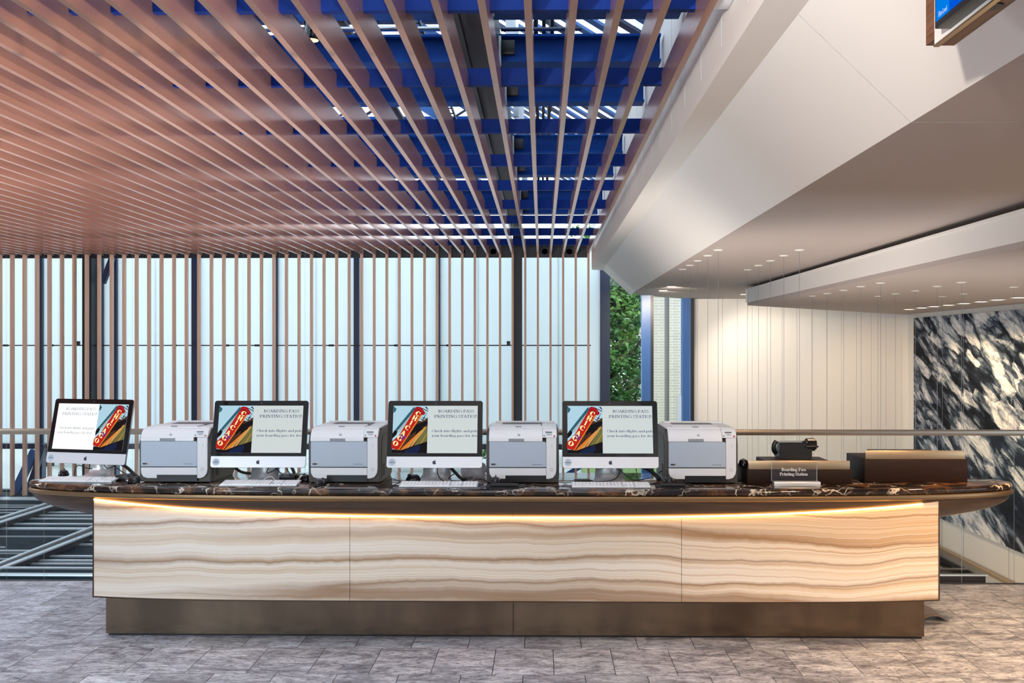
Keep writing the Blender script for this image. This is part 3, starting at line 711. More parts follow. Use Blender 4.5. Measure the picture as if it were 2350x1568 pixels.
# ================================================================ glass balustrade
YB = 6.98
rl = atY(500, 985, YB); rr = atY(2000, 990, YB)
zr1 = (atY(1200,986,YB).z); zr0 = (atY(1200,998.5,YB).z)
bal = empty('glass_balustrade', 'frameless glass balustrade with flat metal handrail behind the counter', 'balustrade', (0,YB,0))
for i in range(6):
    x0 = -5.2 + i*1.74; box('glass_pane', x0+.006, x0+1.734, .01, .022, -.12, zr0-.002, M['balustrade_glass'], bal)
box('handrail', -5.2, 5.24, -.015, .04, zr0, zr1, M['bronze_rail'], bal, bev=.004)
box('base_channel', -5.2, 5.24, -.0, .04, -.3, -.03, M['black'], bal)

# ================================================================ counter
ZTOPC = .86; CXC = -.14; HL = 2.825; CYC = 5.775; HW = .375
def wid(u): return HW * max(0.0, 1 - abs(u)**3.6)**.5
def outline(scale=1.0, inset=0.0, n=72):
    """closed plan outline, list of (x, y) local to counter"""
    front, back = [], []
    for i in range(n+1):
        a = math.pi*i/n; u = -math.cos(a)
        wv = max(wid(u) - inset, 0.0)
        x = (HL - inset)*u
        front.append((x, -wv)); back.append((x, wv))
    return front + back[-2:0:-1]
counter = empty('reception_counter', 'long boat-shaped counter with banded onyx front and dark marble top', 'counter', (CXC, CYC, 0))
def loft(name, rings, m, parent, cap=(True, True)):
    vs, fs = [], []; n = len(rings[0])
    for r_ in rings: vs += r_
    for k in range(len(rings)-1):
        for i in range(n): fs.append((k*n+i, k*n+(i+1)%n, (k+1)*n+(i+1)%n, (k+1)*n+i))
    if cap[0]: fs.append(tuple(range(n))[::-1])
    if cap[1]: fs.append(tuple(range((len(rings)-1)*n, len(rings)*n)))
    o = mesh_obj(name, vs, fs, m, parent, smooth=True)
    try: o.data.set_sharp_from_angle(angle=R(50))
    except Exception: pass
    return o
def ring(inset, z): return [(x,y,z) for x,y in outline(inset=inset)]
mt = .036
loft('marble_top', [ring(.010, ZTOPC-mt), ring(.003, ZTOPC-mt+.006), ring(0, ZTOPC-mt/2), ring(.003, ZTOPC-.008), ring(.010, ZTOPC-.002), ring(.02, ZTOPC)], M['marble'], counter)
loft('bronze_rim', [ring(.012, ZTOPC-mt-.034), ring(.0, ZTOPC-mt-.028), ring(-.003, ZTOPC-mt-.016), ring(.0, ZTOPC-mt-.004), ring(.012, ZTOPC-mt)], mat('bronze_rim_metal', (.27,.175,.095), .35, .8), counter)
# hull
ZR = ZTOPC - mt - .034
def hd(u): return .205 * max(0.0, 1-abs(u)**3.2)**.5
def hull_y(u, z):
    """front face of the hull (local y, negative) at height z"""
    d = hd(u); s_ = min(1, max(0, (ZR - z)/max(d,1e-4)))
    return -(wid(u)-.012) * math.sqrt(max(0.0, 1 - s_*s_))
rings = []
N = 72
for k in range(11):
    t = R(90*k/10)
    f_, b_ = [], []
    for i in range(N+1):
        u = -math.cos(math.pi*i/N); wv = max(wid(u)-.012,0)*math.cos(t); z = ZR - hd(u)*math.sin(t)
        f_.append(((HL-.012)*u, -wv, z)); b_.append(((HL-.012)*u, wv, z))
    rings.append(f_ + b_[-2:0:-1])
loft('hull', rings[::-1], M['hull'], counter, cap=(False, True))
# onyx front (three slabs) with bronze edge
X0 = atY(202,1250,5.47).x - CXC; X1 = atY(2165,1250,5.47).x - CXC
ZPB = atY(1175,1379.5,5.45).z
def ptop(x): return .704 + (ZR-.003-.704)*min(1.0, abs(x)/2.36)**2.6
def pfront(x):
    u = x/HL; s_ = min(1.0, (ZR-ptop(x))/max(hd(u),1e-4)); return -(wid(u)-.012)*math.sqrt(1-s_*s_)
def slab(name, xa, xb, m, parent, n=24, th=.03, dy=0.0, za=None, dz=0.0):
    vs, fs = [], []
    for i in range(n+1):
        x = xa + (xb-xa)*i/n; y = pfront(x)+dy; zt = ptop(x)+dz; zb = ZPB if za is None else za
        vs += [(x,y,zb),(x,y,zt),(x,y+th,zt),(x,y+th,zb)]
    for i in range(n):
        for k in range(4): fs.append((i*4+k, i*4+(k+1)%4, i*4+4+(k+1)%4, i*4+4+k))
    fs += [(0,1,2,3)[::-1], tuple(n*4+k for k in range(4))]
    return mesh_obj(name, vs, fs, m, parent)
j1 = atY(804,1250,5.46).x - CXC; j2 = atY(1563,1250,5.46).x - CXC
for a_, b_ in ((X0+.008, j1-.0012), (j1+.0012, j2-.0012), (j2+.0012, X1-.008)): slab('onyx_slab', a_, b_, M['onyx'], counter)
EDG = mat('bronze_edge_trim', (.10,.065,.045), .35, .7)
for xa_, xb_ in ((X0, X0+.007), (X1-.007, X1)):
    slab('edge_trim', xa_, xb_, EDG, counter, n=1, th=.05, dy=-.002)
vs, fs = [], []
for i in range(25):
    x = X0 + (X1-X0)*i/24; y = pfront(x)-.002; vs += [(x,y,ZPB-.008),(x,y,ZPB-.001),(x,y+.05,ZPB-.001),(x,y+.05,ZPB-.008)]
for i in range(24):
    for k in range(4): fs.append((i*4+k, i*4+(k+1)%4, i*4+4+(k+1)%4, i*4+4+k))
fs += [(3,2,1,0),(96,97,98,99)]
mesh_obj('edge_trim', vs, fs, EDG, counter)
# body behind the onyx
cb = []
for i in range(25):
    x = X0+.01 + (X1-X0-.02)*i/24; cb.append((x, pfront(x)+.031))
cb += [(X1-.01, .2), (X0+.01, .2)]
prism('carcass', cb, 'z', ZPB-.006, .66, M['hull'], counter)
# led strip in the gap
vs, fs = [], []; n = 60; xa_ = X0+.01; xb_ = X1-.10
for i in range(n+1):
    x = xa_ + (xb_-xa_)*i/n; y = pfront(x)-.009; u = x/HL
    z = ptop(x) - .006
    vs += [(x,y,z),(x,y,z+.007),(x,y+.010,z+.007),(x,y+.010,z)]
for i in range(n):
    for k in range(4): fs.append((i*4+k, i*4+(k+1)%4, i*4+4+(k+1)%4, i*4+4+k))
fs += [(3,2,1,0), tuple(n*4+k for k in range(4))]
mesh_obj('led_strip', vs, fs, M['led'], counter)['label'] = 'glowing amber light strip'
# plinth: two metal sheets
PX0 = atZ(252,1453,0); PX1 = atZ(2114,1462,0); pm = atZ(1178,1463,0)
for xa_, xb_ in ((PX0.x, pm.x-.0015), (pm.x+.0015, PX1.x)):
    box('plinth_sheet', xa_-CXC, xb_-CXC, pm.y-CYC, pm.y-CYC+.42, .012, ZPB-.01, M['bronze'], counter)
box('plinth_foot', PX0.x-CXC+.01, PX1.x-CXC-.01, pm.y-CYC+.01, pm.y-CYC+.41, 0, .012, M['black'], counter)
# seam in the hull over the middle
xs = pm.x - CXC; u = xs/HL
mesh_obj('hull_seam', [(xs+s_*.0012, hull_y(u, z)-.0012, z) for z in (ZR, ZR-.05, ptop(xs)+.002) for s_ in (-1,1)], [(0,1,3,2),(2,3,5,4)], M['trim_dark'], counter)

# ================================================================ lettering (own stroke letters)
TK, TN = .155, .075
def Ls(x0,y0,x1,y1,w=TK): return ('l',x0,y0,x1,y1,w)
def Ar(cx,cy,rx,ry,a0,a1,w=TK*.85): return ('a',cx,cy,rx,ry,a0,a1,w)
def Sf(x,y,l=.34): return ('s',x-l/2,y,x+l/2,y,TN)
b0, t1 = TN/2, 1-TN/2; xh = .66; t2 = xh - TN/2
def bowl(cy, ry, rx=.30, x=.36): return [Ar(x,cy,rx,ry,-90,90), Ls(.2,cy+ry,x,cy+ry,TN), Ls(.2,cy-ry,x,cy-ry,TN)]
GL = {
 'A': (.90,[Ls(.43,1,.12,0,TN),Ls(.43,1,.76,0),Ls(.22,.34,.62,.34,TN),Sf(.12,b0,.26),Sf(.76,b0,.3)]),
 'B': (.82,[Ls(.2,0,.2,1),Sf(.2,b0),Sf(.2,t1)]+bowl(.75,.21,.24)+bowl(.27,.23,.30)),
 'C': (.86,[Ar(.46,.5,.37,.45,42,318),Ls(.75,.62,.75,.95,TN)]),
 'D': (.92,[Ls(.2,0,.2,1),Sf(.2,b0),Sf(.2,t1)]+bowl(.5,.46,.42)),
 'G': (.94,[Ar(.46,.5,.37,.45,42,318),Ls(.78,.06,.78,.42),Sf(.78,.42,.3),Ls(.75,.66,.75,.95,TN)]),
 'H': (.95,[Ls(.2,0,.2,1),Ls(.74,0,.74,1),Ls(.2,.5,.74,.5,TN),Sf(.2,b0),Sf(.2,t1),Sf(.74,b0),Sf(.74,t1)]),
 'I': (.46,[Ls(.22,0,.22,1),Sf(.22,b0),Sf(.22,t1)]),
 'L': (.72,[Ls(.2,0,.2,1),Sf(.2,t1),Ls(.1,b0,.66,b0,TN),Ls(.64,0,.64,.2,TN)]),
 'N': (.96,[Ls(.18,0,.18,1,TN),Ls(.76,0,.76,1,TN),Ls(.2,.97,.74,.03),Sf(.16,b0,.3),Sf(.16,t1,.3),Sf(.76,t1,.3)]),
 'O': (.94,[Ar(.47,.5,.38,.45,0,360)]),
 'P': (.78,[Ls(.2,0,.2,1),Sf(.2,b0,.4),Sf(.2,t1)]+bowl(.72,.24,.28)),
 'R': (.88,[Ls(.2,0,.2,1),Sf(.2,b0),Sf(.2,t1)]+bowl(.74,.22,.27)+[Ls(.44,.5,.74,.03),Sf(.76,b0,.22)]),
 'S': (.70,[Ar(.35,.74,.23,.21,20,270,TK*.8),Ar(.35,.26,.24,.22,90,-160,TK*.8),Ls(.57,.7,.57,.96,TN),Ls(.11,.04,.11,.28,TN)]),
 'T': (.80,[Ls(.39,0,.39,1),Sf(.39,b0,.4),Ls(.05,t1,.73,t1,TN),Ls(.07,.76,.07,1,TN),Ls(.71,.76,.71,1,TN)]),
 'a': (.60,[Ar(.25,.19,.17,.16,0,360,TN*1.4),Ls(.44,.0,.44,.45),Ar(.28,.46,.16,.17,0,150,TN*1.4),Sf(.5,b0,.18)]),
 'b': (.66,[Ls(.15,0,.15,1),Sf(.08,t1,.2),Ar(.35,.33,.20,.29,-180,180)]),
 'c': (.54,[Ar(.31,.33,.22,.29,45,315)]),
 'd': (.68,[Ar(.30,.33,.20,.29,0,360),Ls(.50,0,.50,1),Sf(.44,t1,.2),Sf(.56,b0,.18)]),
 'e': (.57,[Ar(.30,.33,.22,.29,0,312),Ls(.1,.36,.52,.36,TN)]),
 'f': (.42,[Ls(.19,0,.19,.76),Ar(.34,.76,.15,.20,180,40,TN*1.5),Sf(.2,b0,.34),('l',.04,t2,.42,t2,TN)]),
 'g': (.58,[Ar(.27,.41,.18,.21,0,360,TN*1.5),Ar(.28,-.10,.22,.13,0,360,TN*1.4),Ls(.16,.2,.18,.04,TN),Ls(.42,.58,.56,.62,TN)]),
 'h': (.70,[Ls(.16,0,.16,1),Sf(.1,t1,.22),Sf(.16,b0,.3),Ar(.34,.42,.19,.20,0,170,TN*1.4),Ls(.53,0,.53,.44),Sf(.54,b0,.28)]),
 'i': (.36,[Ls(.18,0,.18,xh),Sf(.12,t2,.2),Sf(.18,b0,.32),Ls(.18,.80,.18,.96)]),
 'k': (.66,[Ls(.16,0,.16,1),Sf(.1,t1,.22),Sf(.16,b0,.3),Ls(.18,.28,.48,t2,TN),Ls(.28,.38,.54,.02),Sf(.48,t2,.24),Sf(.56,b0,.22)]),
 'l': (.36,[Ls(.18,0,.18,1),Sf(.12,t1,.2),Sf(.18,b0,.32)]),
 'n': (.70,[Ls(.16,0,.16,xh),Sf(.1,t2,.2),Sf(.16,b0,.3),Ar(.34,.42,.19,.20,0,170,TN*1.4),Ls(.53,0,.53,.44),Sf(.54,b0,.28)]),
 'o': (.61,[Ar(.30,.33,.22,.29,0,360)]),
 'p': (.67,[Ls(.16,-.3,.16,xh),Sf(.1,t2,.2),Sf(.16,-.28,.3),Ar(.36,.33,.20,.29,-180,180)]),
 'r': (.50,[Ls(.16,0,.16,xh),Sf(.1,t2,.2),Sf(.18,b0,.34),Ar(.34,.42,.17,.19,45,170,TN*1.6)]),
 's': (.48,[Ar(.24,.48,.14,.14,20,270,TN*1.5),Ar(.24,.18,.15,.15,90,-160,TN*1.5)]),
 't': (.42,[Ls(.18,.14,.18,.86),('l',.04,t2,.38,t2,TN),Ar(.30,.16,.12,.13,180,330,TN*1.5)]),
 'u': (.70,[Ls(.15,.2,.15,xh),Ls(.50,0,.50,xh),Ar(.32,.22,.17,.19,180,360,TN*1.4),Sf(.1,t2,.2),Sf(.45,t2,.2),Sf(.56,b0,.2)]),
 'v': (.60,[Ls(.1,xh,.3,0),Ls(.52,xh,.3,0,TN),Sf(.1,t2,.24),Sf(.52,t2,.22)]),
 'y': (.60,[Ls(.1,xh,.32,.02),Ls(.54,xh,.24,-.26,TN),Sf(.1,t2,.24),Sf(.54,t2,.22),Ls(.24,-.26,.1,-.26,TN)]),
 '.': (.26,[Ls(.12,0,.12,.14)]), ' ': (.30,[]),
}
def glyph_polys(ch, serif=True, bold=1.0):
    out = []
    for s_ in GL[ch][1]:
        if s_[0] == 's' and not serif: continue
        if s_[0] in 'ls':
            _,x0,y0,x1,y1,w_ = s_; w_ *= bold
            dx,dy = x1-x0, y1-y0; L_ = math.hypot(dx,dy) or 1; nx,ny = -dy/L_*w_/2, dx/L_*w_/2
            if abs(dy) < 1e-6 or abs(dx) < 1e-6: out.append([(x0+nx,y0+ny),(x0-nx,y0-ny),(x1-nx,y1-ny),(x1+nx,y1+ny)])
            else:
                h_ = w_/2*L_/abs(dy) ; out.append([(x0-h_,y0),(x0+h_,y0),(x1+h_,y1),(x1-h_,y1)])
        else:
            _,cx,cy,rx,ry,a0,a1,w_ = s_; w_ *= bold
            n = max(4, int(abs(a1-a0)/22)); prev = None
            for i in range(n+1):
                a = R(a0+(a1-a0)*i/n); c_, s2_ = math.cos(a), math.sin(a)
                wo = (TN*.6 + (w_-TN*.6)*abs(c_))/2*(1 if bold == 1 else bold*.8)
                q = ((cx+(rx+wo)*c_, cy+(ry+min(wo,.06))*s2_), (cx+(rx-wo)*c_, cy+(ry-min(wo,.06))*s2_))
                if prev: out.append([prev[0], prev[1], q[1], q[0]])
                prev = q
    return out
def text_width(t, tr=0.0): return sum(GL[c][0]+tr for c in t)
def text_polys(t, x0, x1, base, cap, italic_from=None, serif=True, bold=1.0, clip=None):
    k = (x1-x0)/text_width(t); x = x0; res = []
    for i,c in enumerate(t):
        it = italic_from is not None and i >= italic_from
        for p in glyph_polys(c, serif, bold):
            q = [(x + (a*1.0 + (.22*b if it else 0))*k, base + b*cap) for a,b in p]
            if clip is not None:
                if min(v[0] for v in q) > clip: continue
                q = [(min(v[0],clip), v[1]) for v in q]
            res.append(q)
        x += GL[c][0]*k
    return res
def poly_mesh(name, polys, y, m, parent):
    """polys: list of [(x,z)...] drawn on the plane y"""
    vs, fs = [], []
    for p in polys:
        k = len(vs); vs += [(a,y,b) for a,b in p]; fs.append(tuple(range(k,k+len(p))))
    return mesh_obj(name, vs, fs, m, parent)

# ================================================================ computers
SW, SH = .480, .270                                    # lit area
IW, IH = .537, .381                                    # panel incl. chin
CH = .063                                              # chin height
SBOT = CH + .0195
def screen_art(parent, flip):
    """lit picture: text half and photograph half, drawn as flat coloured print on the panel"""
    def UV(x, y, half):                                # reference picture pixels -> panel
        if not flip: u_ = (x-245)/1920.0
        else: u_ = (x-245)/1920.0 + .5885 if half == 'p' else (x-1035)/1920.0 + .0 - (.0) 
        return (u_*SW - SW/2, SBOT + (1365-y)/1060.0*SH)
    P = lambda pts: [[UV(x,y,'p') for x,y in pts]]
    yv = -.0015
    layers = []
    tw0, tw1 = (1035,2165) if not flip else (1035,2165)
    def T(x0,x1,base,cap,t,it=None,clip=2160):
        a = UV(x0,base,'t'); b = UV(x1,base-cap,'t'); cl = UV(clip,0,'t')[0]
        return text_polys(t, a[0], b[0], a[1], b[1]-a[1], it, clip=cl)
    def add(name, polys, m):
        add.k += 1
        return poly_mesh(name, polys, yv - .00012*add.k, m, parent)
    add.k = 0
    add('screen_text_page', [[UV(1035,305,'t'),UV(2165,305,'t'),UV(2165,1365,'t'),UV(1035,1365,'t')]], M['s_white_bright' if flip else 's_white'])
    add('screen_photo', P([(245,305),(1035,305),(1035,1365),(245,1365)]), M['s_sky'])
    add('screen_photo', P([(850,330),(1035,420),(1035,440),(840,340)])+P([(960,330),(1000,330),(1035,380),(1035,400)])+P([(1000,470),(1012,470),(905,650),(890,650)])+P([(900,560),(1035,600),(1035,612),(900,572)])+P([(860,600),(870,590),(960,650),(950,660)])+P([(960,540),(972,545),(930,650),(918,650)]), M['s_dark'])
    add('screen_photo', P([(712,330),(748,390),(350,870),(296,850)]), M['s_teal'])
    add('screen_photo', P([(748,390),(730,470),(400,900),(350,870)]), M['s_grey'])
    add('screen_photo', P([(245,310),(320,380),(290,440),(250,470)]), M['s_teal'])
    add('screen_photo', P([(296,850),(360,880),(330,960),(245,1040),(245,925)]), M['s_dark'])
    add('screen_photo', P([(1035,570),(1035,1365),(245,1365),(245,1280),(395,1290),(820,640),(905,660)]), M['s_brown'])
    add('screen_photo', P([(640,860),(760,730),(1035,640),(1035,720),(650,960)]), M['s_dark'])
    add('screen_photo', P([(960,790),(985,800),(560,1270),(430,1305),(480,1240)]), M['s_orange'])
    add('screen_photo', P([(900,840),(1000,770),(1020,790),(700,1210),(620,1250),(540,1280)]), M['s_gold'])
    add('screen_photo', P([(700,930),(715,920),(560,1160),(540,1180)])+P([(780,860),(940,790),(930,830),(760,960)])+P([(720,1100),(730,1090),(640,1250),(620,1250)]), M['s_dark'])
    add('screen_photo', P([(1010,780),(1035,775),(1035,1110),(740,1200)]), M['s_olive'])
    add('screen_photo', P([(1000,960),(1010,950),(880,1160),(868,1162)])+P([(1035,900),(1035,918),(910,1150),(900,1152)]), M['s_gold'])
    add('screen_photo', P([(1035,1105),(1035,1365),(245,1365),(245,1290),(430,1310),(700,1215)]), M['s_dark'])
    add('screen_photo', P([(560,1300),(860,1180),(880,1270),(820,1365),(500,1365)]), M['s_navy'])
    add('screen_photo', P([(895,468),(912,500),(405,1300),(365,1292)]), M['s_orange'])
    add('screen_photo', P([(735,385),(895,468),(395,1272),(365,1292),(228,1262),(232,1120),(400,960)]), M['s_red'])
    add('screen_photo', P([(440,930),(560,980),(500,1080),(360,1000)]), M['s_purple'])
    add('screen_photo', P([(735,345),(800,322),(895,355),(980,470),(945,515),(885,512),(735,420)]), M['s_red2'])
    add('screen_photo', P([(760,365),(805,350),(880,380),(945,465),(930,480),(870,400),(800,370),(760,385)]), M['s_red'])
    polys = []
    for ch,(cx,cy) in zip('CHICAGO', ((813,487),(740,587),(660,692),(582,802),(488,922),(415,1033),(322,1150))):
        a = R(-27); sz = 112
        for p in glyph_polys(ch, False, 1.9):
            q = []
            for gx,gy in p:
                gx = (gx - GL[ch][0]/2)*sz*1.0; gy = (gy-.5)*sz
                q.append(UV(cx + gx*math.cos(a) - gy*math.sin(a), cy - (gx*math.sin(a) + gy*math.cos(a)), 'p'))
            polys.append(q)
    add('screen_photo_letters', polys, M['s_cream'])
    tx = []
    tx += T(1268,2085,460,66,'BOARDING PASS'); tx += T(1180,2185,578,66,'PRINTING STATION')
    if flip:
        tx += T(1135,2120,897,54,'Check into flights and print'); tx += T(1120,2080,1003,54,'your boarding pass for free.',23)
    else:
        tx += T(1135,2205,897,54,'Check into flights and print'); tx += T(1135,2205,1003,54,'your boarding pass for free.',23)
    add('screen_text', tx, M['s_text_pale' if flip else 's_text'])
APPLE = [(0,.30),(.10,.35),(.22,.36),(.34,.30),(.40,.22),(.31,.14),(.27,.02),(.29,-.10),(.37,-.19),(.42,-.22),(.36,-.36),(.25,-.50),(.15,-.52),(.04,-.47),(-.06,-.47),(-.17,-.52),(-.27,-.47),(-.38,-.30),(-.43,-.10),(-.42,.10),(-.34,.26),(-.22,.34),(-.10,.33)]
LEAF_ = [(.0,.40),(.02,.52),(.10,.62),(.20,.66),(.19,.54),(.11,.44)]
def make_computer(name, label, px, flip=False, rz=0.0, Yb=5.70, tilt=13, group='all-in-one computers on the counter'):
    base = atY(px, 1100, Yb)
    t = empty(name, label, 'computer', (base.x, Yb, ZTOPC), rz, group)
    # stand: bent aluminium sheet, flared to the foot
    pr = [(-.085,.0),(-.085,.004),(-.02,.0055),(.03,.010),(.052,.022),(.062,.045),(.058,.10),(.040,.20),(.030,.25)]
    vs, fs = [], []
    for i,(y,z) in enumerate(pr):
        hw = .088 if z < .02 else (.080 if z < .06 else .072)
        vs += [(-hw,y,z),(hw,y,z)]
    n = len(pr); k0 = len(vs)
    for i,(y,z) in enumerate(pr):
        hw = .088 if z < .02 else (.080 if z < .06 else .072)
        vs += [(-hw,y+(.004 if z>.02 else .0),max(0,z-(.004 if z<.05 else 0))),(hw,y+(.004 if z>.02 else .0),max(0,z-(.004 if z<.05 else 0)))]
    for i in range(n-1):
        fs.append((2*i,2*i+1,2*i+3,2*i+2)); fs.append((k0+2*i,k0+2*i+2,k0+2*i+3,k0+2*i+1))
        fs.append((2*i,2*i+2,k0+2*i+2,k0+2*i)); fs.append((2*i+1,k0+2*i+1,k0+2*i+3,2*i+3))
    mesh_obj('stand', vs, fs, M['alu'], t, smooth=True)
    h = prism('display_housing', rrect(-IW/2, IW/2, 0, IH, .014), 'y', 0, .012, M['alu'], t, bev=.0)
    h.location = (0, -.085, .090); h.rotation_euler = (R(-tilt), 0, 0)
    # curved back
    rg = []
    for k_,(ins,y) in enumerate(((0,.012),(.03,.022),(.10,.036),(.16,.042))):
        rg.append([(a,y,b) for a,b in rrect(-IW/2+ins, IW/2-ins, ins, IH-ins, .014, 5)])
    loft('back_shell', rg, M['alu'], h)
    prism('bezel', rrect(-IW/2, IW/2, CH, IH, .014, corners=(0,0,1,1)), 'y', -.0012, 0, M['black_glass'], h)
    prism('chin', rrect(-IW/2, IW/2, 0, CH-.0006, .014, corners=(1,1,0,0)), 'y', -.0008, 0, M['alu_front'], h)
    screen_art(h, flip)
    poly_mesh('logo', [[(a*.0235, .031+b*.0235) for a,b in APPLE], [(a*.0235, .030+b*.0235) for a,b in LEAF_]], -.0013, M['ink'], h)
    disc_y('webcam', 0, IH-.014, .0022, -.0013, M['mid_grey'], h, 10)
    st = disc_y('sticker', -IW/2+.031, .031, .0205, -.0009, M['sticker'], h, 24)
    for dz,wd in ((.009,.018),(.004,.012),(-.002,.032),(-.0075,.026)):
        box('sticker_print', -IW/2+.031-wd/2, -IW/2+.031+wd/2, -.0019, -.0016, .031+dz, .031+dz+(.0028 if dz == -.002 else .0012), M['ink'], h)
    return t
make_computer('desktop_computer', 'silver desktop computer at the far left with bright white text page left of its photo', 217, flip=True, rz=R(-14), Yb=5.86)
make_computer('desktop_computer', 'silver desktop computer second from the left, between the two left printers', 601)
make_computer('desktop_computer', 'silver desktop computer in the middle, second from the right', 1000)
make_computer('desktop_computer', 'silver desktop computer at the right, beside the printer next to the telephone', 1399)

# ---- keyboards
kb_keys = None
def make_keyboard(label, pxa, pxb, py_front, rz=0):
    a = atZ(pxa, py_front, ZTOPC); b = atZ(pxb, py_front, ZTOPC); cx = (a.x+b.x)/2; cy = (a.y+b.y)/2
    t = empty('keyboard', label, 'keyboard', (cx, cy, ZTOPC), rz, 'keyboards on the counter')
    W_, D_ = .430, .116
    prism('base_plate', [(0,.002),(D_,.012),(D_,.019),(0,.007)], 'x', -W_/2, W_/2, M['alu'], t, bev=.0008)
    global kb_keys
    if kb_keys is None:
        bm = bmesh.new()
        def key(x0,x1,y0,y1):
            zf = lambda y: .007 + .012*y/D_
            v = [bm.verts.new(p) for p in ((x0,y0,zf(y0)),(x1,y0,zf(y0)),(x1,y1,zf(y1)),(x0,y1,zf(y1)),(x0+.001,y0+.001,zf(y0)+.003),(x1-.001,y0+.001,zf(y0)+.003),(x1-.001,y1-.001,zf(y1)+.003),(x0+.001,y1-.001,zf(y1)+.003))]
            for f in BF: bm.faces.new([v[i] for i in f])
        for r_ in range(6):
            y0 = .005 + r_*.0182; y1 = y0 + (.0160 if r_ < 5 else .011)
            if r_ == 0: segs = [(.0,.022),(.023,.04),(.041,.062),(.063,.175),(.176,.2),(.201,.22),(.221,.27)]
            else: segs = [(k*.0193, k*.0193+.0166) for k in range(14)]
            for s0,s1 in segs: key(-.210+s0, -.210+s1, y0, y1)
            for k in range(3):
                if r_ in (2,): continue
                if r_ == 1 and k != 1: continue
                key(.067+k*.0193, .067+k*.0193+.0166, y0, y1)
            for k in range(4): key(.134+k*.0193, .134+k*.0193+.0166, y0, y1)
        o = bm_obj('keys', bm, M['key'], t); kb_keys = o.data
    else:
        o = bpy.data.objects.new('keys', kb_keys); C.objects.link(o); o.parent = t
    o['kind'] = 'stuff'
    return t
make_keyboard('white keyboard lying before the far left computer', 84, 259, 1108, R(-3))
make_keyboard('white keyboard lying before the second computer from the left', 500, 683, 1116)
make_keyboard('white keyboard lying before the middle computer', 914, 1097, 1119)
make_keyboard('white keyboard lying before the right computer', 1312, 1494, 1121)

# ---- mice
def make_mouse(label, px, py, rz=0, z=ZTOPC, L_=.112, W_=.062, H_=.036):
    c = atZ(px, py, z)
    t = empty('mouse', label, 'mouse', (c.x, c.y+L_/2, z), rz, 'computer mice')
    vs, fs = [], []; nu, nv = 16, 7
    for j in range(nv+1):
        f_ = math.pi/2*j/nv
        for i in range(nu):
            a = 2*math.pi*i/nu; r_ = math.cos(f_)**.75
            x = W_/2*r_*math.cos(a)*(1-.12*math.sin(a)*.5); y = L_/2*r_*math.sin(a)
            z_ = H_*math.sin(f_)*(1-.18*(y/L_*2))
            vs.append((x,y,z_))
    for j in range(nv):
        for i in range(nu): fs.append((j*nu+i, j*nu+(i+1)%nu, (j+1)*nu+(i+1)%nu, (j+1)*nu+i))
    fs.append(tuple(range(nu))[::-1])
    mesh_obj('body', vs, fs, M['gloss_black'], t, smooth=True)
    lathe('scroll_wheel', [(.0,-.004),(.011,-.004),(.011,.004),(.0,.004)], M['rubber'], t, 12, (0, L_*.26, H_*.80), rot=(0,R(90),0))
    box('button_seam', -.0006, .0006, L_*.3, L_*.46, H_*.45, H_*.5, M['mid_grey'], t)
    return t
make_mouse('black mouse at the end of the keyboard beside the leftmost printer', 294, 1111, R(60))
make_mouse('small black mouse behind the far left keyboard', 138, 1094, R(20), L_=.09)
make_mouse('black mouse in front of the printer right of the second computer', 730, 1118, R(-15))
make_mouse('black mouse tucked behind, next to the second computer', 697, 1106, R(30), L_=.09)
make_mouse('dark mouse behind the middle keyboard', 946, 1106, R(80), L_=.09)
make_mouse('glossy mouse on the gel mouse pad before the third printer', 1136, 1112, 0, z=ZTOPC+.014)
make_mouse('glossy mouse on the round mouse pad before the right printer', 1538, 1112, 0, z=ZTOPC+.014)
def make_pad(label, px, py, w_, d_, seed):
    c = atZ(px, py, ZTOPC); t = empty('mouse_pad', label, 'mouse pad', (c.x, c.y, ZTOPC), 0, 'black gel mouse pads')
    prism('pad', rrect(-w_/2, w_/2, 0, d_, .045, 6), 'z', 0, .005, M['rubber'], t)
    tube('wrist_rest', [(-w_*.36,.03,.013),(-w_*.15,.024,.015),(w_*.15,.024,.015),(w_*.36,.03,.013)], .0118, M['rubber'], t, seg=10)
    return t
make_pad('black mouse pad with raised wrist rest before the third printer', 1158, 1121.5, .21, .15, 1)
make_pad('black rounded mouse pad with wrist rest before the right printer', 1546, 1121.5, .18, .16, 2)

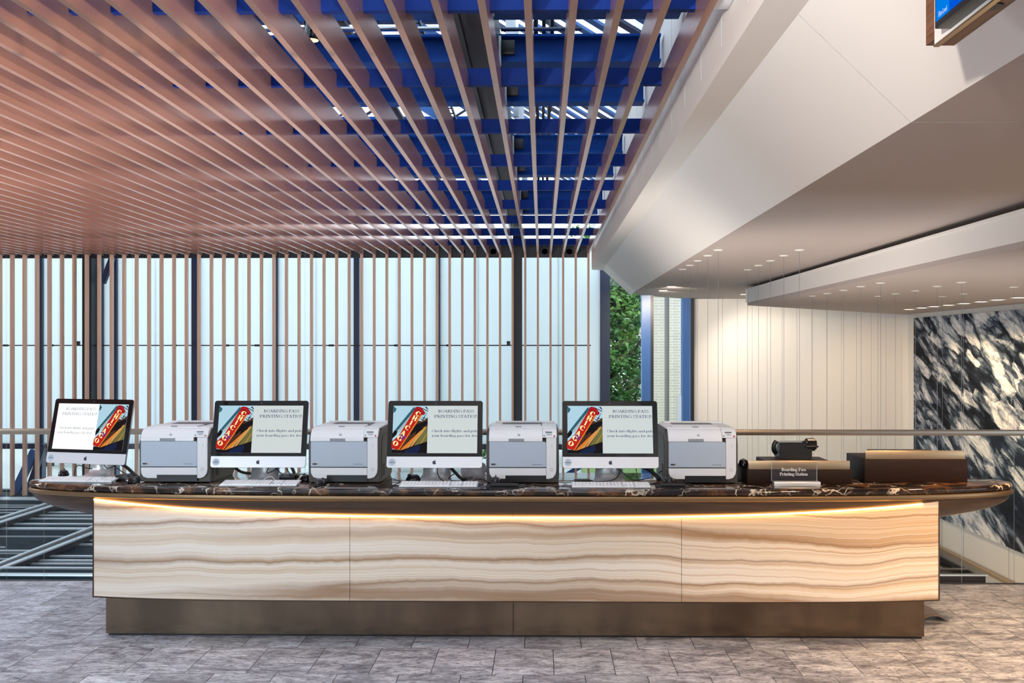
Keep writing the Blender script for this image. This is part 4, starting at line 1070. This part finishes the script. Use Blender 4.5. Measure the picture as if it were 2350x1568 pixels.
# ================================================================ printers
def make_printer(label, pxc, rz=0, Y=5.625):
    c = atY(pxc, 1108, Y)
    t = empty('printer', label, 'printer', (c.x, Y, ZTOPC), rz, 'laser printers on the counter')
    W_ = .405; hw = W_/2; D_ = .465
    side = [(.016,.006),(.10,.0),(D_-.02,.0),(D_,.02),(D_,.285),(D_-.03,.305),(.12,.305),(.07,.296),(.03,.268),(.012,.225)]
    prism('side_casing', side, 'x', -hw, hw, M['dark_plastic'], t, bev=.004)
    for s_ in (-1,1):
        a_ = s_*hw
        prism('side_panel', [(.06,.02),(D_-.05,.02),(D_-.05,.262),(.10,.262),(.06,.22)], 'x', min(a_,a_+s_*.003), max(a_,a_+s_*.003), M['dark_plastic'], t)
        for k in range(5): box('vent_slot', min(a_+s_*.003,a_+s_*.0045), max(a_+s_*.003,a_+s_*.0045), .10+k*.012, .105+k*.012, .03, .10, M['black_plastic'], t)
    # white front
    F0, F1 = -.004, .016
    prism('paper_tray', [(-.186,.075),(-.184,.055),(-.172,.036),(-.150,.0285),(-.096,.0285),(-.096,.047),(.132,.047),(.132,.088),(-.186,.088)], 'y', F0, F1, M['white_plastic'], t, bev=.0012)
    box('tray_handle', -.096, .132, F0+.002, F1, .012, .046, M['black_plastic'], t)
    prism('front_door', rrect(-.186, .132, .094, .236, .010, 4, (0,0,1,0)), 'y', F0, F1, M['grey_plastic'], t, bev=.0012)
    prism('front_column', [(.1335,.0285),(.150,.0285),(.172,.036),(.186,.055),(.190,.08),(.190,.258),(.1335,.258)], 'y', F0, F1, M['white_plastic'], t, bev=.0012)
    # curved upper cover
    cov = [(F0,.2375),(.016,.2375),(.06,.30),(.075,.306),(.055,.3065),(.034,.300),(.016,.286),(.002,.266),(F0,.25)]
    prism('upper_cover', cov, 'x', -.188, .112, M['white_plastic'], t, bev=.0012)
    cp = [(F0,.2595),(.016,.2595),(.075,.302),(.05,.308),(.03,.302),(.010,.285)]
    prism('control_panel', cp, 'x', .1135, .192, M['white_plastic'], t, bev=.0012)
    box('handle_recess', -.078, .009, F0-.0012, F0+.002, .238, .2535, M['mid_grey'], t)
    # top
    prism('top_cover', rrect(-.194, .194, .062, D_-.012, .02), 'z', .302, .311, M['white_plastic'], t, bev=.003)
    box('output_tray', -.125, .11, .20, D_-.05, .311, .3135, M['black_plastic'], t)
    prism('tray_lip', [(.075,.3105),(.20,.3105),(.20,.319),(.18,.321),(.09,.316)], 'x', -.155, .105, M['white_plastic'], t, bev=.002)
    box('latch', -.042, -.008, .070, .076, .309, .318, M['mid_grey'], t)
    box('rear_ridge', -.17, .185, D_-.06, D_-.02, .311, .322, M['white_plastic'], t, bev=.004)
    # details
    y = F0 - .0008
    lg = disc_y('logo_badge', -.020, .274, .0095, .0065, M['white_plastic'], t, 20, t=.003)
    strokes = [[(-.026,.268),(-.0245,.268),(-.0215,.281),(-.023,.281)],[(-.0225,.2745),(-.0205,.2745),(-.0215,.268),(-.0230,.268)],[(-.0195,.265),(-.018,.265),(-.0155,.2765),(-.017,.2765)],[(-.0165,.2765),(-.0135,.2745),(-.0145,.269),(-.017,.269)]]
    poly_mesh('logo_mark', strokes, .0033, M['ink'], t)
    box('display', .128, .166, .0045, .0075, .287, .2925, M['lcd'], t)
    for k,(bx,bz,m_) in enumerate(((.122,.270,'mid_grey'),(.140,.276,'grey_plastic'),(.150,.276,'grey_plastic'),(.160,.276,'grey_plastic'),(.179,.268,'red_btn'))):
        disc_y('button', bx, bz, .0042 if m_ != 'red_btn' else .0055, .0015 if bz < .272 else .004, M[m_], t, 12, t=.0035)
    disc_y('power_button', .163, .0795, .0085, y, M['mid_grey'], t, 20); disc_y('power_button_cap', .163, .0795, .0068, y-.0006, M['white_plastic'], t, 20)
    disc_y('indicator', .166, .212, .0042, y, M['mid_grey'], t, 12); disc_y('indicator_cap', .166, .212, .0034, y-.0005, M['white_plastic'], t, 12); disc_y('indicator', .166, .222, .0012, y, M['ink'], t, 8)
    for k,cc in enumerate(((.01,.015,.03),(.012,.05,.13),(.015,.04,.09),(.5,.36,.03))):
        box('colour_chip', -.175+k*.0075, -.175+(k+1)*.0075, F0-.001, F0, .105, .114, mat('chip', cc, .4), t)
    box('model_plate', .045, .118, F0-.0006, F0, .104, .114, M['grey_plastic'], t); box('model_print', .056, .108, F0-.001, F0-.0004, .108, .1098, M['ink'], t)
    return t
make_printer('white and charcoal laser printer farthest left, beside the bright computer', 399)
make_printer('white and charcoal laser printer second from the left', 789)
make_printer('white and charcoal laser printer behind the gel mouse pad, third from the left', 1199)
make_printer('white and charcoal laser printer farthest right, beside the telephone stand', 1611)

# ================================================================ adapters, cables, bag
def make_adapter(label, pxa, pxb, py, h_=.032, d_=.07):
    a = atZ(pxa, py, ZTOPC); b = atZ(pxb, py, ZTOPC)
    t = empty('power_adapter', label, 'adapter', ((a.x+b.x)/2, a.y, ZTOPC), 0, 'black power adapters')
    w_ = b.x-a.x; box('case', -w_/2, w_/2, 0, d_, 0, h_, M['black_plastic'], t, bev=.004); box('cord_collar', w_/2, w_/2+.012, d_*.4, d_*.6, h_*.3, h_*.7, M['rubber'], t)
make_adapter('black power adapter right of the far left keyboard', 264, 304, 1104)
make_adapter('black power adapter behind the second keyboard', 640, 677, 1103)
make_adapter('black power adapter behind the right keyboard', 1318, 1355, 1108, .018, .04)
def T(px,py,Y): return atY(px,py,Y)
def cable(label, pts, r_=.0028, m_='rubber', group='loose computer cables'):
    pts = [Vector((p.x,p.y,max(p.z,ZTOPC+r_+.001))) for p in pts]; o = tube('cable', pts, r_, M[m_], None); tag(o, label, 'cable', group); return o
cable('thin black cable looping left of the far left stand', [T(212,1076,5.80),T(200,1075,5.79),T(180,1068,5.78),T(172,1080,5.76),T(171,1092,5.75)])
cable('black cable arc hanging beneath the far left screen', [T(238,1066,5.80),T(246,1075,5.79),T(258,1072,5.79),T(268,1066,5.8)])
cable('thick braided cable bundle from the far left screen to the leftmost printer', [T(276,1064,5.82),T(292,1074,5.80),T(305,1086,5.77),T(318,1098,5.73)], .010)
cable('thin cable crossing behind the far left power adapter', [T(258,1066,5.82),T(276,1080,5.82),T(290,1088,5.82),T(306,1086,5.80)])
cable('thick black cable curling behind the second computer, left of its stand', [T(535,1066,5.86),T(545,1078,5.84),T(560,1085,5.82),T(594,1088,5.80)], .009)
cable('thick black cable right of the second stand', [T(660,1066,5.86),T(670,1074,5.84),T(676,1090,5.80),T(674,1098,5.78)], .009)
cable('thin black cables crossing before the second stand', [T(620,1066,5.74),T(613,1086,5.73),T(640,1074,5.72),T(652,1070,5.72),T(664,1086,5.72),T(668,1094,5.72)])
cable('thin diagonal cable before the second stand', [T(624,1066,5.75),T(638,1080,5.74),T(650,1091,5.73)])
cable('white keyboard cable loop behind the second keyboard', [T(603,1104,5.62),T(612,1096,5.63),T(624,1095,5.64),T(632,1104,5.64)], .0018, 'white_plastic')
cable('thin black cables spilling right of the second computer', [T(680,1095,5.76),T(690,1089,5.76),T(704,1090,5.75),T(712,1094,5.75)])
cable('thin black cable left of the middle stand', [T(978,1075,5.80),T(972,1088,5.79),T(966,1098,5.77),T(962,1101,5.76)])
cable('black cable hanging before the middle stand', [T(1004,1072,5.70),T(1004,1086,5.69),T(1010,1098,5.68),T(1020,1106,5.66)])
cable('thick black cable bundle right of the middle stand', [T(1034,1073,5.82),T(1046,1086,5.79),T(1058,1098,5.75),T(1068,1105,5.72)], .010)
cable('thin black loop right of the middle stand', [T(1030,1075,5.80),T(1034,1092,5.78),T(1044,1086,5.76),T(1030,1098,5.74),T(1040,1104,5.72),T(1066,1106,5.70)])
cable('black cables trailing left of the middle keyboard', [T(899,1099,5.66),T(910,1102,5.62),T(918,1106,5.60),T(908,1112,5.55),T(900,1119,5.50)])
cable('thin black cable between middle keyboard and third printer', [T(1080,1106,5.68),T(1096,1101,5.67),T(1112,1102,5.67),T(1126,1106,5.66)])
cable('thick black cable bundle right of the right stand', [T(1462,1070,5.84),T(1482,1074,5.82),T(1504,1090,5.78),T(1512,1106,5.72)], .013)
cable('thin black cable arc under the right screen', [T(1412,1070,5.78),T(1424,1074,5.78),T(1440,1074,5.78),T(1450,1068,5.80)])
cable('thin black cable dropping diagonally by the right stand', [T(1410,1070,5.72),T(1428,1084,5.71),T(1454,1102,5.69),T(1492,1097,5.68)])
cable('thin black cable behind the right adapter', [T(1422,1082,5.72),T(1416,1096,5.70),T(1398,1104,5.68),T(1360,1106,5.66)])
cable('thin grey cable hanging from the right screen', [T(1460,1070,5.80),T(1461,1086,5.76),T(1463,1100,5.70),T(1468,1106,5.66)], .002)
cable('thin cable at the left side of the right printer', [T(1512,1085,5.78),T(1520,1082,5.76),T(1523,1092,5.72),T(1527,1104,5.66)])
rn = random.Random(4); bm = bmesh.new(); bmesh.ops.create_icosphere(bm, subdivisions=3, radius=1.0)
for v in bm.verts:
    k = 1 + rn.uniform(-.22,.22); v.co = Vector((v.co.x*.075*k, v.co.y*.045*k, max(-.6, v.co.z)*.06*k))
p = atZ(1086, 1100, ZTOPC)
tag(bm_obj('crumpled_bag', bm, M['tissue'], None, loc=(p.x, 5.92, ZTOPC+.038)), 'crumpled pale plastic bag behind the middle computer', 'bag')

# ================================================================ boxes, phone, acrylic sign
def riser(label, pxa, pxb, py, h_, d_, sh, tray):
    a = atZ(pxa, py, ZTOPC); b = atZ(pxb, py, ZTOPC); w_ = b.x-a.x
    t = empty('display_riser', label, 'riser', ((a.x+b.x)/2, a.y, ZTOPC), 0, 'dark wood risers with bronze strip')
    box('wood_box', -w_/2, w_/2, 0, d_, 0, h_, M['brown_wood'], t, bev=.003)
    box('bronze_strip', -w_/2+.008, w_/2-.012, .006, .011, h_-.004, h_+sh, M['gold_bronze'], t, bev=.001)
    prism('sloped_tray', [(.011,h_),(.011,h_+sh*tray),(d_*.8,h_+sh*tray),(d_*.8,h_)], 'x', -w_/2+.10, w_/2-.12, M['leather'], t, bev=.002)
    return t
RS1 = riser('low dark wood riser with bronze strip under the black telephone', 1715, 1955, 1111, .082, .30, .048, .96)
RS2 = riser('taller dark wood riser with bright bronze strip near the counter end', 1984, 2219, 1107, .132, .34, .048, .6)
zph = ZTOPC + .082 + .050
pc = atY(1828, 1050, 5.76)
ph = empty('desk_telephone', 'black desk telephone standing on the low wood riser', 'telephone', (pc.x, 5.745, zph-.0035))
prism('body', [(.0,.0),(.15,.0),(.135,.03),(.035,.10),(.012,.103),(.0,.092)], 'x', -.098, .085, M['black_plastic'], ph, bev=.004)
box('top_edge', -.105, .03, .0, .02, .093, .102, M['mid_grey'], ph, bev=.003)
tube('side_cheek', [(-.112,.03,.098),(-.125,.025,.08),(-.126,.03,.05),(-.112,.05,.03)], .013, M['black_plastic'], ph, seg=10)
box('stand_foot', -.085, .075, .03, .11, .0, .03, M['gloss_black'], ph)
hs = prism('handset', [(-.0,.05),(.03,.042),(.05,.06),(.06,.105),(.04,.118),(-.002,.112),(-.012,.09)], 'x', .052, .112, M['gloss_black'], ph, bev=.008)
box('handset_collar', .046, .118, -.014, .05, .066, .078, M['black_plastic'], ph, bev=.004)
cord_end = atY(1713, 1072, 5.72)
t = empty('telephone_receiver', 'shiny black round earpiece lying left of the low wood riser strip', 'receiver', (atY(1709,1066,5.70).x, 5.735, ZTOPC+.0835))
lathe('earpiece', [(.0,.0),(.018,.0),(.026,.008),(.026,.03),(.018,.042),(.0,.046)], M['gloss_black'], t)
tube('grip', [(.0,.0,.03),(.008,.04,.034),(.014,.09,.028),(.018,.13,.016)], .012, M['gloss_black'], t, seg=8)
sg0 = atZ(1777, 1117, ZTOPC); sg1 = atZ(1883, 1117, ZTOPC)
sg = empty('acrylic_sign', 'clear acrylic sign with white lettering on a silver base', 'sign', ((sg0.x+sg1.x)/2, sg0.y, ZTOPC))
w_ = sg1.x - sg0.x
box('base_block', -w_/2, w_/2, 0, .05, 0, .026, M['alu'], sg, bev=.0015)
prism('acrylic_sheet', [(-w_/2-.01,.026),(w_/2-.014,.026),(w_/2-.014,.134),(-w_/2-.01,.134)], 'y', .022, .032, M['acrylic'], sg)
for x_ in (-w_/2-.01, w_/2-.0145): box('sheet_edge', x_, x_+.0008, .0215, .0325, .026, .134, M['strip_steel'], sg)
poly_mesh('lettering', text_polys('Boarding Pass', -.083+.0, .053, .083, .017) + text_polys('Printing Station', -.092, .062, .058, .017), .0213, M['white_ink_glow'], sg)
# stand foot on the floor at the counter's right end
fx0 = atZ(2116,1428,0); fx1 = atZ(2177,1428,0)
st = empty('floor_sign_stand', 'curved bronze foot of a stand on the floor behind the counter end', 'stand', (fx1.x, fx1.y, 0))
vs, fs = [], []; nx, ny = 14, 6
for i in range(nx+1):
    for j in range(ny+1):
        x = -.42*i/nx; y = .42*j/ny*(.35+.65*i/nx); z = .004 + .032*math.sin(math.pi*min(1,max(0,(x+.17)/.17)))*(1-.9*j/ny) + .10*(j/ny)**1.2*(i/nx)**.5
        vs.append((x,y,z))
for i in range(nx):
    for j in range(ny): fs.append((i*(ny+1)+j, (i+1)*(ny+1)+j, (i+1)*(ny+1)+j+1, i*(ny+1)+j+1))
fo = mesh_obj('foot_plate', vs, fs, mat('stand_bronze',(.34,.26,.21),.35,.5), st, smooth=True); sm = fo.modifiers.new('thick','SOLIDIFY'); sm.thickness = .004
tube('rod', [(-.20,.2,.03),(-.20,.2,.55)], .004, M['steel'], st, smooth_n=0)

# ================================================================ hanging wires
def wire(px, py, Z, zend, label, group, disc=True):
    p = atZ(px, py, Z)
    if p.y > 12.2 and p.x < 4.2: zend = ZL + .03
    if 3.9 < p.x < WX+.1 and 11.9 < p.y < 18.1: zend = WZ + .01
    t = empty('suspension_wire', label, 'wire', (p.x, p.y, Z), 0, group)
    if disc: lathe('canopy', [(.055,-.001),(.055,-.006),(.035,-.012),(.006,-.014)], M['white_panel'], t, 16)
    tube('wire', [(0,0,-.012),(0,0,zend-Z)], .0022 if disc else .001, M['mid_grey'] if disc else M['wire_grey'], t, seg=5, smooth_n=0)
z7 = lambda x,y: (1340+x/2.327, 540+y/2.327)
for i,(x,y) in enumerate(((527,181),(566,159),(607,135),(661,107),(717,77))):
    wire(*z7(x,y), ZS1, -2.9, '%s wire from the left in the ceiling disc row beside the sloped bulkhead' % ORD[i], 'wires on the upper soffit')
for i,(x,y) in enumerate(((874,183),(932,160),(997,135),(1068,107),(1151,77))):
    wire(*z7(x,y), ZS1, -2.9, '%s wire from the left in the ceiling disc row crossing the white fascia' % ORD[i], 'wires on the upper soffit')
for i,(x,y) in enumerate(((1221,323),(1299,309),(1387,292),(1480,272),(1585,253))):
    wire(*z7(x,y), ZS2, -2.9, '%s wire from the left on the lower soffit in front of the white wall' % ORD[i], 'wires on the lower soffit')
for i,(x,y) in enumerate(((1570,324),(1664,311),(1770,295),(1887,271),(2017,250))):
    wire(*z7(x,y), ZS2, -2.9, '%s wire in the lower soffit row running onto the mural' % ORD[i], 'wires on the lower soffit')
for i,(x,y) in enumerate(((1915,326),(2028,312),(2297,275))):
    wire(*z7(x,y), ZS2, -2.9, '%s wire in the short row hanging before the mural' % ORD[i], 'wires on the lower soffit')
for i,(px,py) in enumerate(((15,330),(64,400),(101,365),(134,440),(175,395),(233,365),(304,370),(366,395),(456,333),(509,352),(558,380),(602,400),(641,415),(700,300))):
    wire(px, py, ZC+.4, -2.9, '%s pale wire from the left among the copper ceiling slats' % ORD[i], 'wires between the copper slats', disc=False)

# ================================================================ downlights
def downlight(px, py, Z, label, group, energy, aim=None, spot=75, w_=.13, d_=.13, col=(1,.86,.70)):
    p = atZ(px, py, Z)
    t = empty('downlight', label, 'downlight', (p.x, p.y, Z), 0, group)
    bm = bmesh.new(); 
    for (x0,x1,y0,y1) in ((-w_/2-.015,-w_/2,-d_/2-.015,d_/2+.015),(w_/2,w_/2+.015,-d_/2-.015,d_/2+.015),(-w_/2,w_/2,-d_/2-.015,-d_/2),(-w_/2,w_/2,d_/2,d_/2+.015)): bm_box(bm,x0,x1,y0,y1,-.006,0)
    bm_obj('trim_ring', bm, M['white_panel'], t); box('lens', -w_/2, w_/2, -d_/2, d_/2, -.004, -.001, M['lamp_warm'], t)
    if energy: lamp('downlight_lamp', 'SPOT', (p.x, p.y, Z-.03), energy, col, .06, spot, .7, aim if aim else (p.x, p.y, 0))
    return p
for px,py,lb in ((1540,657.5,'right one of the pair of lit downlights near the sloped bulkhead'),(1521,667,'left one of the pair of lit downlights near the sloped bulkhead'),(1708,675.5,'single lit downlight half hidden behind the end of the white fascia')):
    downlight(px, py, ZS1, lb, 'downlights in the upper soffit', 210, (atZ(px,py,ZS1).x+1.2, YP, .4), 100)
row = []
for i,(px,py) in enumerate(((2086,710),(2115,706.5),(2143,703.5),(2177,700),(2212,696.5),(2251,692.5),(2289,688),(2338,683))):
    p = downlight(px, py, ZS2, '%s lit downlight from the left in the row along the mural top' % ORD[i], 'downlights along the mural', 0, w_=.16, d_=.16)
    row.append(p)
    lamp('mural_wash', 'SPOT', (p.x, p.y, ZS2-.03), 110, WARM, .06, 100, .8, (XM, p.y, -.2))
lamp('mural_wash', 'SPOT', (row[0].x-.3, row[0].y, ZS2-.03), 120, (1,.62,.3), .06, 80, .9, (7.7, YP, .2))
for yy in (14.0, 12.0, 10.0, 8.0):
    lamp('mural_wash', 'SPOT', (row[0].x, yy, ZS2-.03), 60, WARM, .06, 100, .8, (XM, yy, -.2))
# ---- downlights of the hall in front of the counter (outside the picture, in the soffit)
def hall_light(x, y, z, e, aim, label):
    t = empty('hall_downlight', label, 'downlight', (x,y,z), 0, 'hall downlights in front of the counter')
    lathe('trim_ring', [(.07,-.001),(.07,-.006),(.055,-.008)], M['white_panel'], t); lathe('lens', [(.05,-.010),(.05,-.0085)], M['lamp_warm'], t)
    lamp('hall_lamp', 'SPOT', (x,y,z-.04), e, (1,.64,.34), .08, 75, .8, aim)
for x,y,e,aim in ((2.3,3.2,330,(2.3,5.0,0)),(3.2,5.0,330,(3.0,5.6,0)),(2.6,1.2,150,(1.6,4.5,.4))):
    hall_light(x, y, ZS1, e, aim, 'round warm downlight in the upper soffit, %s' % {2.3:'before the counter right end',3.2:'beside the counter right end',2.6:'near the camera'}[x])
# ---- wayfinding display on the bulkhead
X0d = atY(2125,105,3.6).x; YF = 3.6; zb = atY(2125,105,3.6).z
ds = empty('wayfinding_display', 'wall display with walnut box, white glass panel and blue screen at the top right', 'display', (X0d, YF, zb))
def db(n,x0,x1,y0,y1,z0,z1,m,bev=0): return box(n, x0-X0d, x1-X0d, y0-YF, y1-YF, z0-zb, z1-zb, m, ds, bev)
db('walnut_box', X0d, X0d+.10, 1.6, YF, zb, zb+1.0, M['walnut'])
q = atX(2148,108,X0d-.06)
yw_ = q.y; db('glass_panel', X0d-.065, X0d-.055, 1.6, yw_, q.z+.006, zb+1.0, M['white_panel']); db('panel_edge', X0d-.068, X0d-.05, 1.6, yw_+.001, q.z, q.z+.006, M['gold_bronze'])
db('standoff', X0d-.055, X0d, 1.7, 1.74, zb+.4, zb+.44, M['steel'])
q2 = atX(2145,67,X0d-.115)
db('monitor_frame', X0d-.115, X0d-.065, 1.7, q2.y, q2.z, zb+1.0, M['black_plastic'], .003)
s0 = atX(2148,51,X0d-.1155); s1_ = atX(2179,27,X0d-.1155)
xs_ = X0d-.1158-X0d
def scq(name, ya, yb, za, zb_, m, dx=0):
    return mesh_obj(name, [(xs_-dx, ya-YF, za-zb), (xs_-dx, yb-YF, za-zb), (xs_-dx, yb-YF, zb_-zb), (xs_-dx, ya-YF, zb_-zb)], [(0,1,2,3)], m, ds)
scq('screen', s1_.y, s0.y, s0.z, zb+.9, M['s_blue']); scq('screen', 1.75, s1_.y, s0.z, zb+.9, M['s_blue2'])
ta = atX(2153,40,X0d-.117); tb = atX(2173,24,X0d-.117)
pol = text_polys('Blue Level', 0, abs(ta.y-tb.y), 0, abs(ta.y-tb.y)/6.6*1.7, None, False)
vs, fs = [], []
for pg in pol:
    k = len(vs); vs += [(xs_-.0006, ta.y-YF-a, ta.z-zb+b) for a,b in pg]; fs.append(tuple(range(k,k+len(pg))))
mesh_obj('screen_text', vs, fs, M['s_letter'], ds)
lathe('recessed_spot', [(.0,-.001),(.035,-.001),(.035,-.004),(.022,-.005)], M['black'], ds, loc=(.05, atZ(2297,14,zb).y-YF, 0))
# ---- small white fixture on the bulkhead face at the top of the picture
p = atX(1655, 4, L2.x-.06)
fx = empty('wall_fixture', 'small white rounded fixture on the bulkhead at the top edge of the picture', 'fixture', (L2.x, p.y, p.z))
box('housing', -.12, .0, -.1, .1, -.012, .1, M['white_plastic'], fx, bev=.012, seg=3); box('seam', -.121, -.10, -.09, .09, .03, .033, M['mid_grey'], fx)
